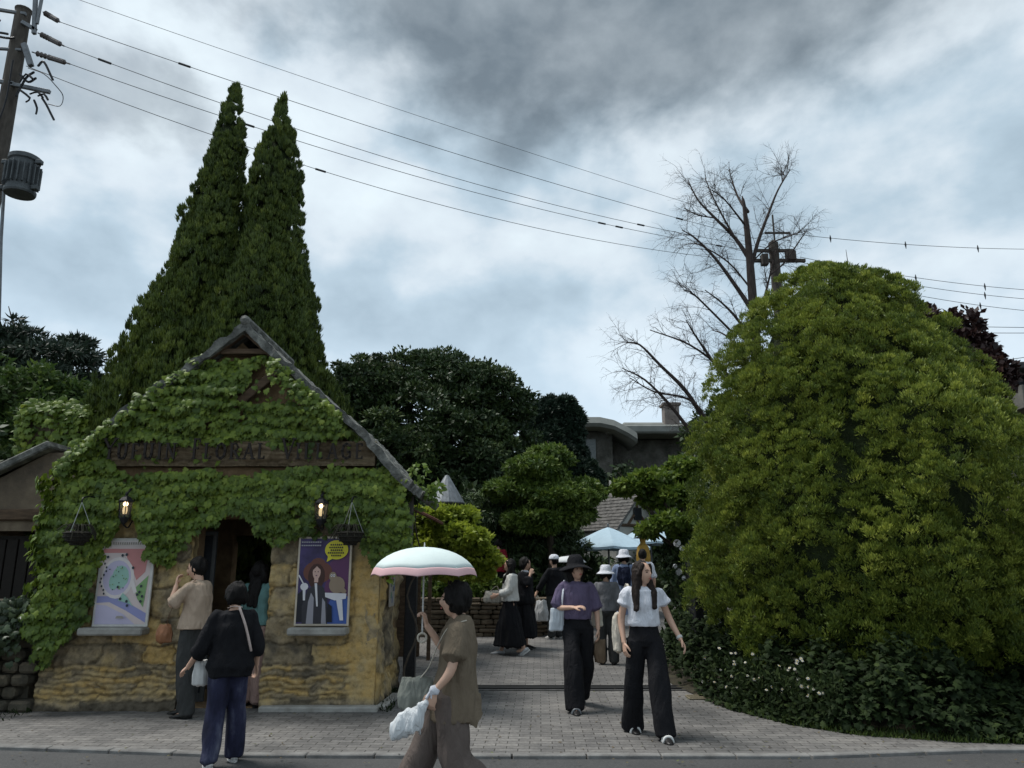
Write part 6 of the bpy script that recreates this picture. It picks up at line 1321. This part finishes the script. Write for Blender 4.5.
cgb = p4.W((.03, -.24, .90)); bag('shoulder_bag', 'grey-green shoulder bag at the hip of the parasol holder', 'bag', cgb, .26, .20, .09, mat_cloth('sage_bag', (.20, .21, .185), .06), R(5), [([p4.W((.14, .12, 1.40)), p4.W((.16, .0, 1.36)), p4.W((.10, -.09, 1.22)), p4.W((.06, -.15, 1.08)), p4.W((.04, -.23, .98))], .013)], CREAM)
# --- woman in purple
p8 = Person('person in purple knit top and floppy black hat walking out through the gate', (.78, 9.62, 0), R(2), 1.70, dict(elA=(-.235, -.02, 1.13), wrA=(-.06, -.22, 1.12), elB=(.23, .02, 1.1), wrB=(.24, -.02, .87), anA=(-.07, -.28, .075), knA=(-.08, -.20, .48), anB=(.06, .34, .13), knB=(.09, .08, .47), hipB=(.09, 0, .88)), hands=(((.85, -.45, .15), (.1, .2, -1), -1), None), headyaw=R(22), headpitch=R(-6), group=GA)
p8.top(PURP, .98, .03, .98, (.085, .085), .012, name='knit_top'); p8.trousers(BLACKC, 1.04, .105, .10, .11); p8.shoes(BLKSH, BLKSH, sandal=STEEL_GREY, pitch=(0, .5)); p8.hair(bob=.12, fr=1.06)
p8.hat([(.0, .118), (.06, .115), (.088, .07), (.096, .02), (.10, -.005), (.135, -.02), (.18, -.045), (.195, -.06)], BLACKC, 0, .1)
bag('shopping_bag', 'shiny white bag hanging on the viewer-left side of the purple top person', 'bag', p8.W((-.24, -.05, .98)), .20, .26, .08, mat_plain('shiny_white', (.48, .52, .56), .3), R(15), [([p8.W((-.14, .03, 1.42)), p8.W((-.165, -.07, 1.30)), p8.W((-.19, -.08, 1.10))], .012)], WHITEC)
bag('tote_bag', 'cream tote bag on the other shoulder of the purple top person', 'bag', p8.W((.25, .10, 1.03)), .16, .30, .12, CREAM, R(60), [([p8.W((.15, .04, 1.40)), p8.W((.19, .10, 1.25)), p8.W((.21, .10, 1.15))], .014)], CREAM)
bag('paper_bag', 'brown paper carrier bag held low behind the purple top person', 'bag', p8.W((.26, .02, .62)), .15, .26, .10, mat_plain('brown_paper', (.14, .095, .06), .8), R(20), [([p8.W((.26, .02, .74)), p8.W((.245, .0, .80)), p8.W((.26, .04, .74))], .006)], mat_plain('brown_cord', (.12, .08, .05), .8), taper=1.0)
# --- woman in white tee
p12 = Person('person with long dark hair, white cap-sleeve tee and wide black trousers, looking right', (1.335, 8.12, .0), R(3), 1.67, dict(elA=(-.215, .06, 1.09), wrA=(-.21, -.01, .865), elB=(.265, .05, 1.10), wrB=(.345, -.06, .90), anA=(-.10, .22, .075), knA=(-.11, .06, .48), anB=(.11, -.24, .075), knB=(.10, -.15, .48)), headyaw=R(38), headpitch=R(-3), group=GA)
p12.top(WHITEC, 1.02, .022, .42, (.075, .082), .008, name='tee'); p12.trousers(BLACKC, 1.06, .098, .092, .105); p12.hair(mat=HAIRB, long=.24, fr=1.03)
p12.shoes(BLKSH, BLKSH, sandal=mat_plain('white_strap', (.62, .62, .60), .6))
b = MB(); V, F = tube([p12.J['wrB'] + unit(p12.J['elB'] - p12.J['wrB']) * .035, p12.J['wrB'] + unit(p12.J['elB'] - p12.J['wrB']) * .015], .031, 12, 1); b.add(V, F); b.v = [tuple(np.array(v) * p12.k) for v in b.v]; b.build('wristwatch', WSOLE, p12.t, True, world=False)
bag('tote_bag', 'cream tote bag slung behind the arm of the white tee person', 'bag', p12.W((-.235, .14, .95)), .16, .38, .12, CREAM, R(75), [([p12.W((-.14, -.03, 1.36)), p12.W((-.155, .06, 1.43)), p12.W((-.19, .13, 1.25)), p12.W((-.21, .14, 1.12))], .014)], CREAM)
# --- courtyard people
p5 = Person('person with long dark hair, white knit cardigan and long black skirt walking left', (-.03, 14.1, terr(14.1)), R(-88), 1.62, dict(elB=(.2, -.02, 1.12), wrB=(.17, -.24, 1.03), elA=(-.2, -.02, 1.1), wrA=(-.15, -.26, 1.05), anA=(-.1, -.16, .075), anB=(.1, .24, .12), knB=(.09, .03, .48)), near=False, group=GB)
p5.top(KNITW, .92, .035, 1.75, (.09, .07), .03, name='cardigan'); p5.skirt(BLACKC, 1.0, .16, (.24, .30)); p5.shoes(mat_plain('silver_shoe', (.45, .45, .45), .4, .3), WSOLE, pitch=(0, .6)); p5.hair(long=.2)
bag('basket_bag', 'pale woven tote held in front by the white cardigan person', 'bag', p5.W((-.02, -.30, 1.0)), .36, .20, .16, mat_cloth('woven_pale', (.45, .42, .36), .15), 0, [([p5.W((0, -.20, 1.08)), p5.W((.05, -.25, 1.18)), p5.W((0, -.38, 1.08))], .012)], CREAM)
p6 = Person('person in black robe-like dress with white collar, just behind the white cardigan person', (.24, 14.75, terr(14.75)), R(70), 1.62, dict(elA=(-.2, -.1, 1.15), wrA=(-.1, -.14, 1.35)), near=False, group=GB)
p6.top(BLACKC, .80, .04, 1.6, (.08, .08), .05, name='robe'); p6.skirt(BLACKC, 1.0, .22, (.25, .22)); p6.shoes(BLKSH, BLKSH); p6.hair(bob=.03, fr=1.1); mb = MB(); stack(mb, [(0, 0, 1.37, .10, .085), (0, 0, 1.425, .066, .064)]); p6.org('collar', mb, WHITEC, amp=0)
p7 = Person('person in white cap and dark clothes with white shopping bag by the planter end', (.86, 16.1, terr(16.1)), R(-140), 1.62, dict(elB=(.27, -.08, 1.1), wrB=(.3, -.2, .92)), near=False, group=GB)
p7.top(BLACKC, .86, .035, 1.7, (.085, .07), .02, name='jacket'); p7.trousers(CHAR); p7.shoes(WSOLE, WSOLE); p7.hair(short=True)
CAPP = [(.0, .08), (.05, .075), (.085, .045), (.096, .0), (.098, -.02)]
p7.hat(CAPP, WHITEC, 0, 0, 'cap')
bag('shopping_bag', 'white shopping bag at the knee of the white cap person', 'bag', p7.W((.28, -.1, .55)), .28, .40, .12, mat_plain('bag_white2', (.42, .42, .42), .5), R(-20), [([p7.W((.28, -.1, .72)), p7.W((.30, -.2, .86)), p7.W((.28, -.16, .72))], .008)], CREAM)
HATW = [(.0, .10), (.06, .098), (.085, .08), (.098, .01), (.105, -.01), (.15, -.045), (.165, -.06)]
p9 = Person('person in grey with white bucket hat directly behind the purple top person', (1.55, 13.1, terr(13.1)), R(170), 1.53, near=False, group=GB)
p9.top(mat_cloth('grey_stripe', (.16, .16, .17), .2), .9, .025, 1.6, (.07, .06), .02); p9.trousers(CHAR); p9.shoes(BLKSH, BLKSH); p9.hair(bob=.02); p9.hat(HATW, WHITEC)
p10 = Person('person in long pale blue shirt dress and white sun hat seen from behind', (2.27, 16, terr(16)), R(172), 1.70, dict(elA=(-.22, .0, 1.08), elB=(.22, .0, 1.08)), near=False, group=GB)
BLUEC = mat_cloth('pale_blue', (.22, .27, .40), .06); p10.top(BLUEC, .80, .03, 1.6, (.075, .06), .02, name='shirt_dress'); p10.skirt(BLUEC, 1.0, .45, (.26, .22)); p10.shoes(WSOLE, WSOLE); p10.hair(bob=.02); p10.hat(HATW, WHITEC, 0, .08)
mb = MB(); stack(mb, [(0, 0, .26, .235, .20), (0, 0, .47, .225, .19)], 24); p10.org('underskirt', mb, WHITEC, amp=.008)
bag('backpack', 'navy backpack on the back of the pale blue dress person', 'backpack', p10.W((0, .16, 1.18)), .26, .36, .15, mat_cloth('navy', (.012, .016, .035)), R(172), [([p10.W((s * .07, .14, 1.32)), p10.W((s * .10, .04, 1.43)), p10.W((s * .13, -.10, 1.30)), p10.W((s * .14, -.08, 1.1)), p10.W((s * .10, .12, 1.02))], .018) for s in (-1, 1)], mat_plain('navy_strap', (.014, .016, .03), .7))
p11 = Person('person in white shirt with short dark hair beside the pale blue dress person', (2.78, 16.8, terr(16.8)), R(185), 1.72, near=False, group=GB, build=1.1)
p11.top(WHITEC, .92, .03, .95, (.075, .07), .01); p11.trousers(CHAR); p11.shoes(BLKSH, BLKSH); p11.hair(short=True, fr=1.05)
p14 = Person('person in red jacket standing behind the planter shrub and lime maple', (-.32, 18.6, .72), R(160), 1.55, near=False, group=GB)
p14.top(mat_cloth('red_jacket', (.22, .018, .03)), .85, .035, 1.8, (.08, .07), .02, name='jacket'); p14.trousers(BLACKC); p14.shoes(BLKSH, BLKSH); p14.hair(bob=.02)
p15 = Person('person with small white parasol mostly hidden behind the black hat', (1.25, 17.6, terr(17.6)), R(180), 1.58, dict(elB=(.2, -.06, 1.12), wrB=(.14, -.16, 1.28)), near=False, group=GB)
p15.top(CHAR, .9, .03, 1.6, (.07, .06), .02); p15.trousers(BLACKC); p15.shoes(BLKSH, BLKSH); p15.hair(bob=.02)
q = p15.W((.16, -.18, 1.36)); t = thing('parasol', 'small white parasol tilted over the person hidden behind the black hat', 'parasol', tuple(q)); c = P(569, 556, 17.5)
V, F = lathe([(.02, .0), (.18, -.02), (.30, -.07), (.38, -.14)], (c.x, 17.5, c.z), 16); mesh_np('canopy', V, F, mat_cloth('parasol_white2', (.62, .64, .64), .03, .7, .05), t, True).modifiers.new('s', 'SOLIDIFY').thickness = .004
b = MB(); b.tube([(c.x, 17.5, c.z), tuple(q)], .008, 6); b.build('shaft', STEEL_GREY, t)
# mustard costume on a display stand
c = P(643, 547, 17.5); t = thing('costume_stand', 'display stand dressed in mustard cape and black brimmed hat below the umbrellas', 'display stand', (c.x, 17.5, terr(17.5)))
b = MB(); b.tube([(c.x, 17.5, terr(17.5)), (c.x, 17.5, c.z)], .03, 8); b.box((c.x, 17.5, terr(17.5) + .03), (.45, .45, .05), bev=.01); b.build('stand', BLACK_IRON, t)
mb = MB(); stack(mb, [(c.x, 17.5, c.z - .42, .15, .12), (c.x, 17.5, c.z - .2, .16, .12), (c.x, 17.5, c.z + .0, .13, .10), (c.x, 17.5, c.z + .08, .06, .05), (c.x, 17.5, c.z + .22, .08, .09), (c.x, 17.5, c.z + .27, .05, .05)], 20); o = organic('cape', mb, .014, mat_cloth('mustard', (.36, .22, .05), .2), None, 2); o.parent = t; o.location = -Vector(t.location)
V, F = lathe([(0, .16), (.07, .15), (.10, .03), (.20, .0), (.205, -.01), (.10, 0.0)], (c.x, 17.5, c.z + .2), 20); mesh_np('hat', V, F, BLACKC, t, True)
